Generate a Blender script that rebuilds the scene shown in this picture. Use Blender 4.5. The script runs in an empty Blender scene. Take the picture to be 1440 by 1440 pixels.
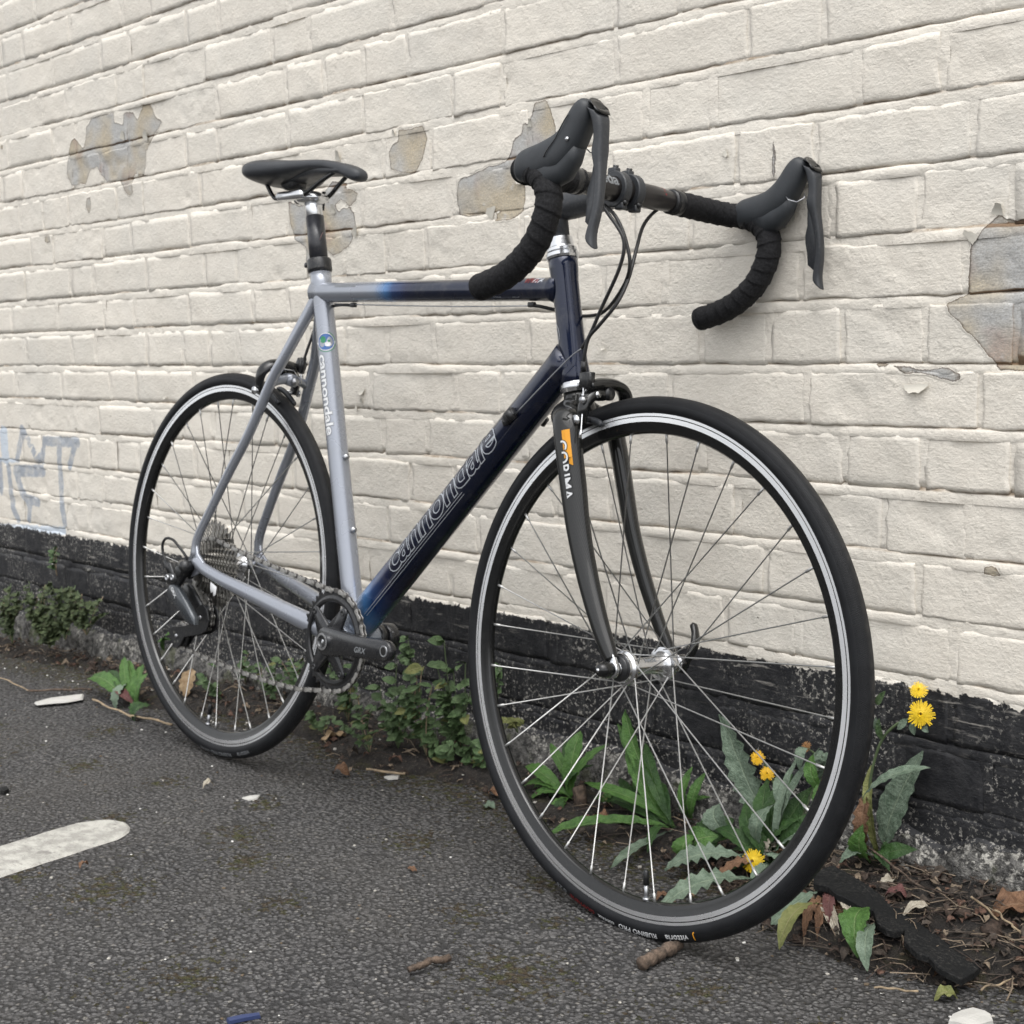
import bpy, bmesh, math, random
import numpy as np
from mathutils import Vector, Matrix
random.seed(7); RNG = np.random.default_rng(7)
S = bpy.context.scene; COL = S.collection
# ------------------------------------------------------------------ camera
FPX = 2025.99                       # focal length for a 1440 px wide picture
CAM = Vector((0.0, -1.6255, 0.7451))
CR = Vector((0.68787, 0.72548, -0.02270)); CU = Vector((-0.07166, 0.09900, 0.99250)); CF = Vector((-0.72229, 0.68109, -0.12008))
cd = bpy.data.cameras.new('camera'); cam = bpy.data.objects.new('camera', cd); COL.objects.link(cam)
cam.matrix_world = Matrix((( CR.x, CU.x, -CF.x, CAM.x), (CR.y, CU.y, -CF.y, CAM.y), (CR.z, CU.z, -CF.z, CAM.z), (0, 0, 0, 1)))
cd.sensor_width = 36; cd.lens = 36 * FPX / 1440; cd.clip_start = .02; cd.clip_end = 600
cd.dof.use_dof = True; cd.dof.focus_distance = 1.42; cd.dof.aperture_fstop = 20.0
S.camera = cam
# ------------------------------------------------------------------ light: bright overcast sky
w = bpy.data.worlds.new('World'); S.world = w; w.use_nodes = True
nt = w.node_tree; bg = nt.nodes['Background']
sky = nt.nodes.new('ShaderNodeTexSky'); sky.sky_type = 'NISHITA'; sky.sun_disc = False
SUN_EL, SUN_ROT = math.radians(70), math.radians(128)
sky.sun_elevation = SUN_EL; sky.sun_rotation = SUN_ROT; sky.air_density = 1.0; sky.dust_density = 3.0; sky.ozone_density = 1.0
hsv = nt.nodes.new('ShaderNodeHueSaturation'); hsv.inputs['Saturation'].default_value = 0.10   # cloud cover greys the sky
nt.links.new(sky.outputs[0], hsv.inputs['Color']); nt.links.new(hsv.outputs[0], bg.inputs['Color']); bg.inputs['Strength'].default_value = 0.15
sd = bpy.data.lights.new('sun', 'SUN'); sd.energy = 0.65; sd.angle = math.radians(70); sd.color = (1.0, .965, .91)
sun = bpy.data.objects.new('sun', sd); COL.objects.link(sun)
sdir = Vector((math.sin(SUN_ROT) * math.cos(SUN_EL), math.cos(SUN_ROT) * math.cos(SUN_EL), math.sin(SUN_EL)))
sun.rotation_euler = sdir.to_track_quat('Z', 'Y').to_euler()
vs = S.view_settings; vs.view_transform = 'Standard'; vs.look = 'None'; vs.gamma = 1; vs.exposure = 0.98; vs.use_curve_mapping = False
S.render.resolution_x = S.render.resolution_y = 1024
# ------------------------------------------------------------------ helpers
def ray(px, py): return CR * ((px - 720) / FPX) + CU * ((720 - py) / FPX) + CF
def at(px, py, Y):                  # point on the upright plane y = Y seen at that place of the photograph
    d = ray(px, py); return CAM + d * ((Y - CAM.y) / d.y)
def at_z(px, py, Z=0.0):
    d = ray(px, py); return CAM + d * ((Z - CAM.z) / d.z)
# the bicycle leans on the wall: its own axes (forward, left, up) with the origin at the rear hub; a second set for the steered front end
MB = Matrix(((0.999922, 0.012409, 0.00127, -2.166454), (-0.012474, 0.994729, 0.10178, -0.276728), (0, -0.101788, 0.994806, 0.360076), (0, 0, 0, 1)))
MF = Matrix(((0.999264, 0.038146, 0.00393, -1.17286), (-0.038348, 0.994002, 0.102416, -0.299206), (0, -0.102491, 0.994734, 0.334231), (0, 0, 0, 1)))
MBi, MFi = MB.inverted(), MF.inverted()
def B(u, v, w=0.0): return Vector((u, -w, v))          # u forward, v up, w to the bicycle's right (towards the camera)
def onb(px, py, w=0.0, fr=0):        # point of the plane w = const of the bicycle
    Mi = MFi if fr else MBi
    o = Mi @ CAM; d = Mi.to_3x3() @ ray(px, py); t = (-w - o.y) / d.y; return o + d * t
WM = {}
def setw(o, M, parent=None):
    WM[o.name] = M
    if parent is not None:
        o.parent = parent; o.matrix_local = WM[parent.name].inverted() @ M
    else: o.matrix_world = M; o.matrix_basis = M
def tag(o, label=None, cat=None, group=None, kind=None):
    if label: o['label'] = label
    if cat: o['category'] = cat
    if group: o['group'] = group
    if kind: o['kind'] = kind
    return o
def empty(name, M, parent=None):
    o = bpy.data.objects.new(name, None); COL.objects.link(o); o.empty_display_size = .05; setw(o, M, parent); return o
def obj(name, vf, mats, parent=None, M=Matrix(), smooth=True, uv=None, mi=None, keep=False, ang=None):
    vs_, fs = vf
    vs_ = [Vector(v) for v in vs_]
    if keep: c = Vector((0, 0, 0))
    else:
        a = np.array([tuple(v) for v in vs_]); c = Vector(((a.min(0) + a.max(0)) / 2).tolist())
    me = bpy.data.meshes.new(name); me.from_pydata([v - c for v in vs_], [], fs)
    for m in (mats if isinstance(mats, (list, tuple)) else [mats]): me.materials.append(m)
    if smooth: me.polygons.foreach_set('use_smooth', [True] * len(me.polygons))
    if mi: me.polygons.foreach_set('material_index', mi)
    if uv:
        l = me.uv_layers.new(name='UVMap'); arr = np.array([uv[li.vertex_index] for li in me.loops], dtype=np.float32).ravel(); l.data.foreach_set('uv', arr)
    me.update()
    if ang is not None and smooth: me.set_sharp_from_angle(angle=math.radians(ang))
    o = bpy.data.objects.new(name, me); COL.objects.link(o); setw(o, M @ Matrix.Translation(c), parent); return o
def join(*vfs):
    V, F = [], []
    for v, f in vfs:
        k = len(V); V += list(v); F += [tuple(i + k for i in q) for q in f]
    return V, F
def xf(vf, M): return [M @ Vector(v) for v in vf[0]], vf[1]
def catmull(P, n=8):
    P = [Vector(p) for p in P]; P = [P[0] * 2 - P[1]] + P + [P[-1] * 2 - P[-2]]; out = []
    for i in range(1, len(P) - 2):
        for k in range(n):
            t = k / n; a, b, c, d = P[i-1], P[i], P[i+1], P[i+2]
            out.append(.5 * ((2 * b) + (c - a) * t + (2 * a - 5 * b + 4 * c - d) * t * t + (3 * b - a - 3 * c + d) * t ** 3))
    out.append(P[-2]); return out
def frames(P, up=None):
    T = []
    for i in range(len(P)):
        a = P[max(i - 1, 0)]; b = P[min(i + 1, len(P) - 1)]; T.append((b - a).normalized())
    u = Vector(up) if up else (Vector((0, 0, 1)) if abs(T[0].z) < .9 else Vector((1, 0, 0)))
    N = []; n = (u - T[0] * u.dot(T[0])).normalized()
    for t in T:
        n = (n - t * n.dot(t)).normalized(); N.append(n)
    return T, N
def tube(P, r, seg=16, caps=True, up=None, r2=None, fn=None):
    """r radius along N, r2 radius across; numbers or lists; fn(i, s, ang) scales the radius"""
    P = [Vector(p) for p in P]; T, N = frames(P, up); V, F = [], []; s = 0
    for i, p in enumerate(P):
        if i: s += (p - P[i-1]).length
        ra = r[i] if isinstance(r, (list, tuple)) else r
        rb = ra if r2 is None else (r2[i] if isinstance(r2, (list, tuple)) else r2)
        bn = T[i].cross(N[i])
        for k in range(seg):
            a = 2 * math.pi * k / seg; m = fn(i, s, a) if fn else 1.0
            V.append(p + N[i] * (math.cos(a) * ra * m) + bn * (math.sin(a) * rb * m))
    for i in range(len(P) - 1):
        for k in range(seg):
            a = i * seg + k; b = i * seg + (k + 1) % seg; F.append((a, b, b + seg, a + seg))
    if caps: F.append(tuple(range(seg))[::-1]); F.append(tuple((len(P) - 1) * seg + k for k in range(seg)))
    return V, F
def lerp(a, b, t): return a + (b - a) * t
def lin(a, b, n): return [Vector(a).lerp(Vector(b), i / (n - 1)) for i in range(n)]
def lathe(prof, seg=48, closed=False, a0=0, a1=2 * math.pi):
    """profile (radius, w) turned about the w axis (local y)"""
    V, F = [], []; full = abs(a1 - a0 - 2 * math.pi) < 1e-6; ns = seg if full else seg + 1; n = len(prof)
    for k in range(ns):
        a = a0 + (a1 - a0) * k / seg
        for r, w in prof: V.append(Vector((r * math.cos(a), -w, r * math.sin(a))))
    for k in range(seg):
        k2 = (k + 1) % ns
        for j in range(n if closed else n - 1):
            j2 = (j + 1) % n; F.append((k * n + j, k2 * n + j, k2 * n + j2, k * n + j2))
    return V, F
def disc(r, w, seg=24): return [Vector((r * math.cos(2 * math.pi * k / seg), -w, r * math.sin(2 * math.pi * k / seg))) for k in range(seg)], [tuple(range(seg))]
def sh(vf, u, v, w=0.0): return [Vector(p) + Vector((u, -w, v)) for p in vf[0]], vf[1]
def cyl(a, b, r, seg=14, r1=None): return tube([a, b], [r, r1 if r1 is not None else r], seg)
def offset2(pl, d):
    n = len(pl); out = []
    ar = sum(pl[i][0] * pl[(i+1) % n][1] - pl[(i+1) % n][0] * pl[i][1] for i in range(n)); sg = 1 if ar > 0 else -1
    for i in range(n):
        a, b, c = Vector(pl[i-1]), Vector(pl[i]), Vector(pl[(i+1) % n])
        e1 = (b - a).normalized(); e2 = (c - b).normalized(); n1 = Vector((-e1.y, e1.x)) * sg; n2 = Vector((-e2.y, e2.x)) * sg
        m = (n1 + n2); m = m.normalized() if m.length > 1e-6 else n1; k = 1 / max(.5, m.dot(n1)); out.append(tuple(b + m * d * k))
    return out
def plate(pl, wb, wf, bev=.0008, back=True):
    """outline in (u, v) between lateral positions wb (back) and wf (front, towards the camera)"""
    fb = wb if callable(wb) else (lambda u, v: wb); ff = wf if callable(wf) else (lambda u, v: wf)
    inn = offset2(pl, bev); n = len(pl); V = []
    sg = 1 if ff(*pl[0]) > fb(*pl[0]) else -1
    V += [B(u, v, fb(*o) + 0) for (u, v), o in zip(inn, pl)]
    V += [B(u, v, fb(u, v) + bev * sg) for u, v in pl]
    V += [B(u, v, ff(u, v) - bev * sg) for u, v in pl]
    V += [B(u, v, ff(*o)) for (u, v), o in zip(inn, pl)]
    F = [tuple(range(n))[::-1], tuple(3 * n + k for k in range(n))]
    for L in range(3):
        for k in range(n):
            k2 = (k + 1) % n; F.append((L * n + k, L * n + k2, (L + 1) * n + k2, (L + 1) * n + k))
    return V, F
def hull2(circles, seg=16):
    """outline round two circles (u, v, r)"""
    (x0, y0, r0), (x1, y1, r1) = circles; d = math.hypot(x1 - x0, y1 - y0); a = math.atan2(y1 - y0, x1 - x0); b = math.acos((r0 - r1) / d); out = []
    for k in range(seg + 1):
        t = a + b + (2 * math.pi - 2 * b) * k / seg; out.append((x0 + r0 * math.cos(t), y0 + r0 * math.sin(t)))
    for k in range(seg + 1):
        t = a - b + 2 * b * k / seg; out.append((x1 + r1 * math.cos(t), y1 + r1 * math.sin(t)))
    return out
def box(c, sx, sy, sz, bev=.001, R=Matrix()):
    bm = bmesh.new(); bmesh.ops.create_cube(bm, size=1, matrix=Matrix.Diagonal((sx, sy, sz, 1)))
    if bev: bmesh.ops.bevel(bm, geom=bm.edges[:], offset=bev, segments=2, affect='EDGES', profile=.5)
    V = [Vector(c) + (R @ v.co) for v in bm.verts]; F = [tuple(x.index for x in f.verts) for f in bm.faces]; bm.free(); return V, F
# numpy value noise
def _h(ix, iy, s): 
    n = (ix.astype(np.int64) * 374761393 + iy.astype(np.int64) * 668265263 + s * 1442695041) & 0xffffffff
    n = ((n ^ (n >> 13)) * 1274126177) & 0xffffffff; return ((n ^ (n >> 16)) & 0xffff) / 65535.0
def vn(x, y, s=0):
    ix, iy = np.floor(x), np.floor(y); fx, fy = x - ix, y - iy; fx = fx * fx * (3 - 2 * fx); fy = fy * fy * (3 - 2 * fy)
    a, b, c, d = _h(ix, iy, s), _h(ix + 1, iy, s), _h(ix, iy + 1, s), _h(ix + 1, iy + 1, s)
    return (a + (b - a) * fx) * (1 - fy) + (c + (d - c) * fx) * fy
def fbm(x, y, s=0, o=4, g=.5):
    t = 0; a = 1; n = 0
    for i in range(o): t = t + a * vn(x * 2 ** i, y * 2 ** i, s + i * 17); n += a; a *= g
    return t / n
# ------------------------------------------------------------------ materials
def mat(name):
    m = bpy.data.materials.new(name); m.use_nodes = True; return m, m.node_tree, m.node_tree.nodes['Principled BSDF']
class N:
    def __init__(s, nt): s.t = nt
    def n(s, typ, **kw):
        x = s.t.nodes.new('ShaderNode' + typ)
        for k, v in kw.items(): setattr(x, k, v)
        return x
    def l(s, a, b): s.t.links.new(a, b)
    def val(s, x, inp):
        if isinstance(x, (int, float)): inp.default_value = x
        elif isinstance(x, tuple): inp.default_value = (*x, 1) if len(x) == 3 and len(inp.default_value) == 4 else x
        else: s.l(x, inp)
    def math(s, op, a, b=0.0, clamp=False):
        x = s.n('Math', operation=op); x.use_clamp = clamp; s.val(a, x.inputs[0]); s.val(b, x.inputs[1]); return x.outputs[0]
    def mix(s, f, a, b, mode='MIX'):
        x = s.n('Mix', data_type='RGBA', blend_type=mode); s.val(f, x.inputs[0]); s.val(a, x.inputs[6]); s.val(b, x.inputs[7]); return x.outputs[2]
    def noise(s, vec, sc, det=3, rough=.55, dist=0.0):
        x = s.n('TexNoise'); s.l(vec, x.inputs['Vector']); x.inputs['Scale'].default_value = sc; x.inputs['Detail'].default_value = det
        x.inputs['Roughness'].default_value = rough; x.inputs['Distortion'].default_value = dist; return x.outputs[0]
    def vor(s, vec, sc, feat='F1', rnd=1.0):
        x = s.n('TexVoronoi', feature=feat); s.l(vec, x.inputs['Vector']); x.inputs['Scale'].default_value = sc; x.inputs['Randomness'].default_value = rnd; return x
    def ramp(s, f, a, b, ca=0.0, cb=1.0):   # smooth map range
        x = s.n('MapRange'); x.interpolation_type = 'SMOOTHSTEP'; s.val(f, x.inputs[0]); x.inputs[1].default_value = a; x.inputs[2].default_value = b
        x.inputs[3].default_value = ca; x.inputs[4].default_value = cb; return x.outputs[0]
    def scalev(s, vec, v):
        x = s.n('VectorMath', operation='MULTIPLY'); s.l(vec, x.inputs[0]); x.inputs[1].default_value = v; return x.outputs[0]
    def pos(s): return s.n('NewGeometry').outputs['Position']
    def ob(s): return s.n('TexCoord').outputs['Object']
    def attr(s, nm): return s.n('Attribute', attribute_name=nm).outputs['Fac']
    def bump(s, h, dist, strength=1.0, nrm=None):
        x = s.n('Bump'); s.l(h, x.inputs['Height']); x.inputs['Distance'].default_value = dist; x.inputs['Strength'].default_value = strength
        if nrm is not None: s.l(nrm, x.inputs['Normal'])
        return x.outputs[0]
def simple(name, col, rough=.5, metal=0.0, bsc=0, bd=.0002, var=.0, vsc=40, coat=0.0, dust=0.0, spec=.5):
    m, t, p = mat(name); k = N(t); v = k.ob()
    c = col
    if var:
        f = k.noise(v, vsc, 4); c = k.mix(k.ramp(f, .3, .7), tuple(x * (1 - var) for x in col), tuple(min(1, x * (1 + var)) for x in col))
    if dust:
        f = k.noise(v, 260, 3, .7); f2 = k.noise(v, 14, 3)
        c = k.mix(k.math('MULTIPLY', k.ramp(f, .45, .8), k.math('MULTIPLY', k.ramp(f2, .3, .7), dust)), c, (.30, .28, .25))
    k.val(c, p.inputs['Base Color']); p.inputs['Metallic'].default_value = metal; p.inputs['Roughness'].default_value = rough
    p.inputs['Specular IOR Level'].default_value = spec
    if coat: p.inputs['Coat Weight'].default_value = coat; p.inputs['Coat Roughness'].default_value = .08
    k.l(k.ramp(k.noise(v, 55, 4), .2, .8, rough * .8, min(1, rough * 1.25)), p.inputs['Roughness'])
    if bsc: k.l(k.bump(k.noise(v, bsc, 4), bd), p.inputs['Normal'])
    return m
# ------------------------------------------------------------------ wall
PEEL = {'p1': [(-3.111, 1.246), (-3.082, 1.263), (-2.983, 1.262), (-2.979, 1.24), (-2.942, 1.229), (-2.936, 1.256), (-2.902, 1.252), (-2.885, 1.234), (-2.857, 1.261), (-2.827, 1.26), (-2.803, 1.229), (-2.778, 1.218), (-2.797, 1.206), (-2.823, 1.187), (-2.852, 1.167), (-2.867, 1.112), (-2.904, 1.12), (-2.918, 1.106), (-2.914, 1.079), (-2.933, 1.076), (-2.954, 1.089), (-2.968, 1.11), (-3.033, 1.115), (-3.054, 1.132), (-3.072, 1.152), (-3.103, 1.15), (-3.134, 1.121), (-3.197, 1.12), (-3.218, 1.15), (-3.205, 1.197), (-3.191, 1.22), (-3.173, 1.228), (-3.131, 1.201), (-3.119, 1.212)],
'p2': [(-1.989, 1.108), (-1.961, 1.105), (-1.922, 1.108), (-1.914, 1.084), (-1.927, 1.05), (-1.945, 1.03), (-1.978, 1.033), (-2.011, 1.043), (-2.017, 1.071), (-2.006, 1.085), (-1.99, 1.089)],
'p3': [(-1.839, 0.994), (-1.835, 1.008), (-1.799, 1.014), (-1.756, 1.024), (-1.739, 1.023), (-1.718, 1.029), (-1.705, 1.038), (-1.701, 1.055), (-1.681, 1.066), (-1.677, 1.085), (-1.664, 1.075), (-1.651, 1.109), (-1.625, 1.111), (-1.615, 1.093), (-1.605, 1.065), (-1.604, 1.044), (-1.632, 1.034), (-1.673, 1.018), (-1.677, 0.983), (-1.68, 0.944), (-1.705, 0.934), (-1.75, 0.933), (-1.741, 0.946), (-1.731, 0.95), (-1.758, 0.947), (-1.811, 0.946), (-1.836, 0.95), (-1.84, 0.971)],
'p4': [(-2.329, 1.015), (-2.325, 0.967), (-2.316, 0.953), (-2.31, 0.939), (-2.288, 0.928), (-2.277, 0.924), (-2.278, 0.874), (-2.266, 0.87), (-2.26, 0.933), (-2.219, 0.941), (-2.218, 0.918), (-2.188, 0.903), (-2.166, 0.908), (-2.139, 0.919), (-2.128, 0.931), (-2.131, 0.94), (-2.12, 0.95), (-2.123, 0.975), (-2.135, 0.985), (-2.156, 0.989), (-2.17, 0.982), (-2.182, 0.993), (-2.164, 1.004), (-2.139, 0.989), (-2.117, 0.998), (-2.113, 1.01), (-2.127, 1.019), (-2.148, 1.022), (-2.137, 1.03), (-2.184, 1.038), (-2.213, 1.021), (-2.248, 1.005), (-2.294, 1.002)],
'p5': [(-0.865, 0.88), (-0.88, 0.868), (-0.892, 0.854), (-0.902, 0.846), (-0.905, 0.797), (-0.906, 0.787), (-0.914, 0.782), (-0.933, 0.775), (-0.93, 0.763), (-0.915, 0.75), (-0.889, 0.726), (-0.875, 0.709), (-0.861, 0.694), (-0.831, 0.692), (-0.7, 0.688), (-0.69, 0.873), (-0.835, 0.868), (-0.857, 0.872)],
'p6': [(-1.009, 0.699), (-0.983, 0.697), (-0.963, 0.693), (-0.945, 0.697), (-0.929, 0.695), (-0.912, 0.686), (-0.909, 0.684), (-0.924, 0.678), (-0.938, 0.683), (-0.963, 0.688), (-0.993, 0.69)],
'p7': [(-0.877, 0.452), (-0.863, 0.453), (-0.856, 0.444), (-0.861, 0.44), (-0.879, 0.443)],
'p8': [(-3.131, 1.085), (-3.11, 1.091), (-3.109, 1.067), (-3.122, 1.049), (-3.133, 1.069)],
'p9': [(-1.195, 0.998), (-1.191, 1.002), (-1.190, 0.96), (-1.194, 0.951), (-1.197, 0.966)],
'p10': [(-3.35, 1.015), (-3.328, 1.017), (-3.323, 0.998), (-3.356, 1.0)], 'p11': [(-1.034, 0.701), (-1.025, 0.703), (-1.014, 0.7), (-1.025, 0.694)], 'p12': [(-3.566, 1.253), (-3.554, 1.255), (-3.555, 1.243), (-3.568, 1.245)]}
GRAF = [([(-3.583, 0.463), (-3.547, 0.542), (-3.464, 0.467)], .012), ([(-3.426, 0.515), (-3.244, 0.518)], .013), ([(-3.251, 0.521), (-3.296, 0.459)], .011), ([(-3.426, 0.515), (-3.441, 0.464)], .011), ([(-3.341, 0.515), (-3.35, 0.447), (-3.347, 0.35), (-3.337, 0.315)], .012),
 ([(-3.692, 0.449), (-3.695, 0.373)], .013), ([(-3.642, 0.442), (-3.632, 0.33), (-3.607, 0.304)], .013), ([(-3.601, 0.431), (-3.444, 0.439)], .016), ([(-3.601, 0.431), (-3.575, 0.381), (-3.53, 0.343), (-3.543, 0.309)], .013), ([(-3.536, 0.361), (-3.48, 0.357)], .013)]
GRAF2 = [([(-3.66, 0.525), (-3.655, 0.465)], .022), ([(-3.80, 0.268), (-3.72, 0.272), (-3.347, 0.293)], .012), ([(-3.70, .458), (-3.60, .456)], .006)]
def seg_d(x, z, a, b):
    ax, az = a; bx, bz = b; dx, dz = bx - ax, bz - az; t = np.clip(((x - ax) * dx + (z - az) * dz) / (dx * dx + dz * dz + 1e-12), 0, 1)
    return np.hypot(x - ax - t * dx, z - az - t * dz)
def peel_sdf(x, z):
    best = np.full(x.shape, -.05)
    for pl in PEEL.values():
        a = np.array(pl); 
        if x.max() < a[:, 0].min() - .03 or x.min() > a[:, 0].max() + .03 or z.max() < a[:, 1].min() - .03 or z.min() > a[:, 1].max() + .03: continue
        d = np.full(x.shape, 9.); ins = np.zeros(x.shape, bool)
        for i in range(len(pl)):
            p, q = pl[i], pl[(i + 1) % len(pl)]; d = np.minimum(d, seg_d(x, z, p, q))
            c = (p[1] > z) != (q[1] > z)
            with np.errstate(divide='ignore', invalid='ignore'): xi = (q[0] - p[0]) * (z - p[1]) / (q[1] - p[1] + 1e-15) + p[0]
            ins ^= c & (x < xi)
        best = np.maximum(best, np.where(ins, d, -d))
    return np.maximum(best, -.05)
def graf_sdf(x, z, G):
    best = np.full(x.shape, -.05)
    if x.min() > -3.2: return best
    for pl, wd in G:
        for i in range(len(pl) - 1): best = np.maximum(best, wd - seg_d(x, z, pl[i], pl[i+1]))
    return np.maximum(best, -.05)
def wall_material(footing=False):
    m, t, p = mat('crusted_render' if footing else 'painted_brickwork'); k = N(t); P = k.pos()
    sep = k.n('SeparateXYZ'); k.l(P, sep.inputs[0]); Z = sep.outputs['Z']
    peel = k.attr('peel'); cav = k.attr('cavity'); gr = k.attr('graffiti'); gr2 = k.attr('graffiti_pale'); foot = k.attr('footing'); tone = k.attr('tone')
    n_edge = k.noise(P, 55, 4, .65); n_fine = k.noise(P, 420, 2, .6); n_mid = k.noise(P, 38, 3, .6); n_big = k.noise(P, 5, 3, .6)
    streak = k.noise(k.scalev(P, (75, 75, 360)), 1, 3, .65); vstreak = k.noise(k.scalev(P, (110, 110, 14)), 1, 3, .65)
    lump = k.noise(P, 130, 3, .65)
    # cream paint
    c = k.mix(k.ramp(n_mid, .3, .75), (.80, .750, .665), (.76, .708, .624))
    c = k.mix(k.math('MULTIPLY', k.ramp(n_big, .42, .72), .35), c, (.66, .64, .59))
    c = k.mix(k.math('MULTIPLY', k.ramp(lump, .55, .78), .25), c, (.83, .79, .70))
    c = k.mix(k.ramp(tone, 0, 1, 0, .3), c, (.68, .65, .585))
    c = k.mix(k.math('MULTIPLY', k.ramp(k.noise(P, 700, 2, .5), .66, .74), .6), c, (.24, .20, .15))      # pin holes and grit
    c = k.mix(k.math('MULTIPLY', k.ramp(cav, .35, 1.0), k.ramp(n_edge, .3, .65, .35, 1.0)), c, (.36, .285, .21))     # grime in the joints
    gm = k.ramp(k.math('ADD', gr, k.math('MULTIPLY', k.math('SUBTRACT', n_edge, .5), .012)), -.002, .003)
    c = k.mix(k.math('MULTIPLY', gm, k.ramp(n_mid, .25, .6, .35, .72)), c, (.25, .31, .40))
    gm2 = k.ramp(k.math('ADD', gr2, k.math('MULTIPLY', k.math('SUBTRACT', n_edge, .5), .02)), -.003, .004)
    c = k.mix(k.math('MULTIPLY', gm2, .75), c, (.52, .61, .72))
    # bare brick and mortar where the paint came off
    bn = k.noise(P, 9, 2, .5); bc = k.mix(k.ramp(bn, .38, .62), (.52, .52, .51), (.56, .48, .35)); bc = k.mix(k.math('MULTIPLY', k.ramp(k.noise(P, 13, 2), .55, .68), .6), bc, (.40, .29, .25))
    bc = k.mix(k.ramp(n_fine, .3, .75, .0, .6), bc, (.33, .31, .28)); bc = k.mix(k.ramp(n_mid, .60, .78, 0, .7), bc, (.56, .56, .56))
    bc = k.mix(k.math('MULTIPLY', k.ramp(cav, .15, .5), .9), bc, (.20, .125, .07))
    pw = k.math('ADD', peel, k.math('MULTIPLY', k.math('SUBTRACT', n_edge, .5), .010)); chip = k.math('MULTIPLY', k.math('SUBTRACT', k.noise(P, 30, 5, .62), .745), .02)
    pw = k.math('MAXIMUM', pw, chip)
    pm = k.ramp(pw, -.0002, .0004); rim = k.math('MULTIPLY', k.ramp(pw, .0032, .0002), pm)
    c = k.mix(pm, c, bc); c = k.mix(k.math('MULTIPLY', rim, .75), c, (.12, .09, .065))
    # black bitumen band at the foot
    edge = k.math('SUBTRACT', .2835, Z); bm_ = k.ramp(k.math('ADD', edge, k.math('MULTIPLY', k.math('SUBTRACT', n_edge, .5), .034)), -.0008, .0012)
    speck = k.ramp(k.noise(P, 150, 4, .75), .555, .61); area = k.ramp(k.noise(P, 5, 4, .7), .43, .60)
    low = k.ramp(Z, .16, .09)
    wear = k.math('MULTIPLY', speck, k.math('ADD', k.math('MULTIPLY', area, .85), k.math('MULTIPLY', low, .6)), True)
    vs_ = k.math('MULTIPLY', k.ramp(vstreak, .52, .74), k.math('MULTIPLY', area, .55))
    band = k.math('MULTIPLY', k.ramp(k.noise(k.scalev(P, (16, 16, 130)), 1, 4, .65), .56, .72), k.math('MULTIPLY', k.ramp(Z, .18, .25), k.ramp(k.noise(P, 3.0, 2), .38, .55)))
    blk = k.mix(k.ramp(n_mid, .3, .7), (.012, .0125, .015), (.030, .030, .032)); blk = k.mix(vs_, blk, (.13, .13, .125)); blk = k.mix(k.math('MULTIPLY', band, .85), blk, (.36, .34, .31)); blk = k.mix(wear, blk, (.44, .42, .38))
    # render on the footing: grey and white crust
    fm = k.ramp(k.math('ADD', foot, k.math('MULTIPLY', k.math('SUBTRACT', n_edge, .5), .75)), .38, .50)
    if not footing: fm = None
    if footing: fc = k.mix(k.ramp(k.noise(P, 60, 4, .7), .38, .62), (.030, .029, .028), (.17, .165, .155)); fc = k.mix(k.math('MULTIPLY', k.ramp(k.noise(P, 110, 4, .7), .50, .62), k.ramp(k.noise(P, 9, 3, .6), .40, .62, .10, 1.0)), fc, (.55, .53, .48)); fc = k.mix(k.ramp(k.noise(P, 22, 3), .55, .66, 0, .6), fc, (.11, .12, .06))
    c = k.mix(bm_, c, blk)
    if footing: c = k.mix(k.math('MULTIPLY', fm, .92), c, fc)
    k.l(c, p.inputs['Base Color'])
    r = k.ramp(bm_, 0, 1, .62, .55); k.l(k.math('ADD', r, k.math('MULTIPLY', pm, .25)), p.inputs['Roughness']); p.inputs['Specular IOR Level'].default_value = .35
    h = k.math('ADD', k.math('MULTIPLY', n_fine, .00035), k.math('ADD', k.math('MULTIPLY', streak, .0006), k.math('MULTIPLY', lump, .0014)))
    h = k.math('ADD', h, k.math('MULTIPLY', n_mid, .0012)); h = k.math('SUBTRACT', h, k.math('MULTIPLY', pm, .0013)); h = k.math('ADD', h, k.math('MULTIPLY', k.ramp(pw, -.004, -.0003), .0006))
    if footing: h = k.math('ADD', k.math('MULTIPLY', lump, .0014), k.math('MULTIPLY', fm, k.math('MULTIPLY', k.noise(P, 75, 4, .75), .014)))
    k.l(k.bump(h, 1.0), p.inputs['Normal']); return m
MW = wall_material(); MFT = wall_material(True)
ZL = {k: z for k, z in enumerate([1.1119, 1.0295, .9482, .8651, .7856, .7014, .6202, .5416, .4584, .379, .2994])}
for k in range(11, 16): ZL[k] = .2994 - .0812 * (k - 10)
for k in range(-1, -19, -1): ZL[k] = 1.1119 - .0812 * k
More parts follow.
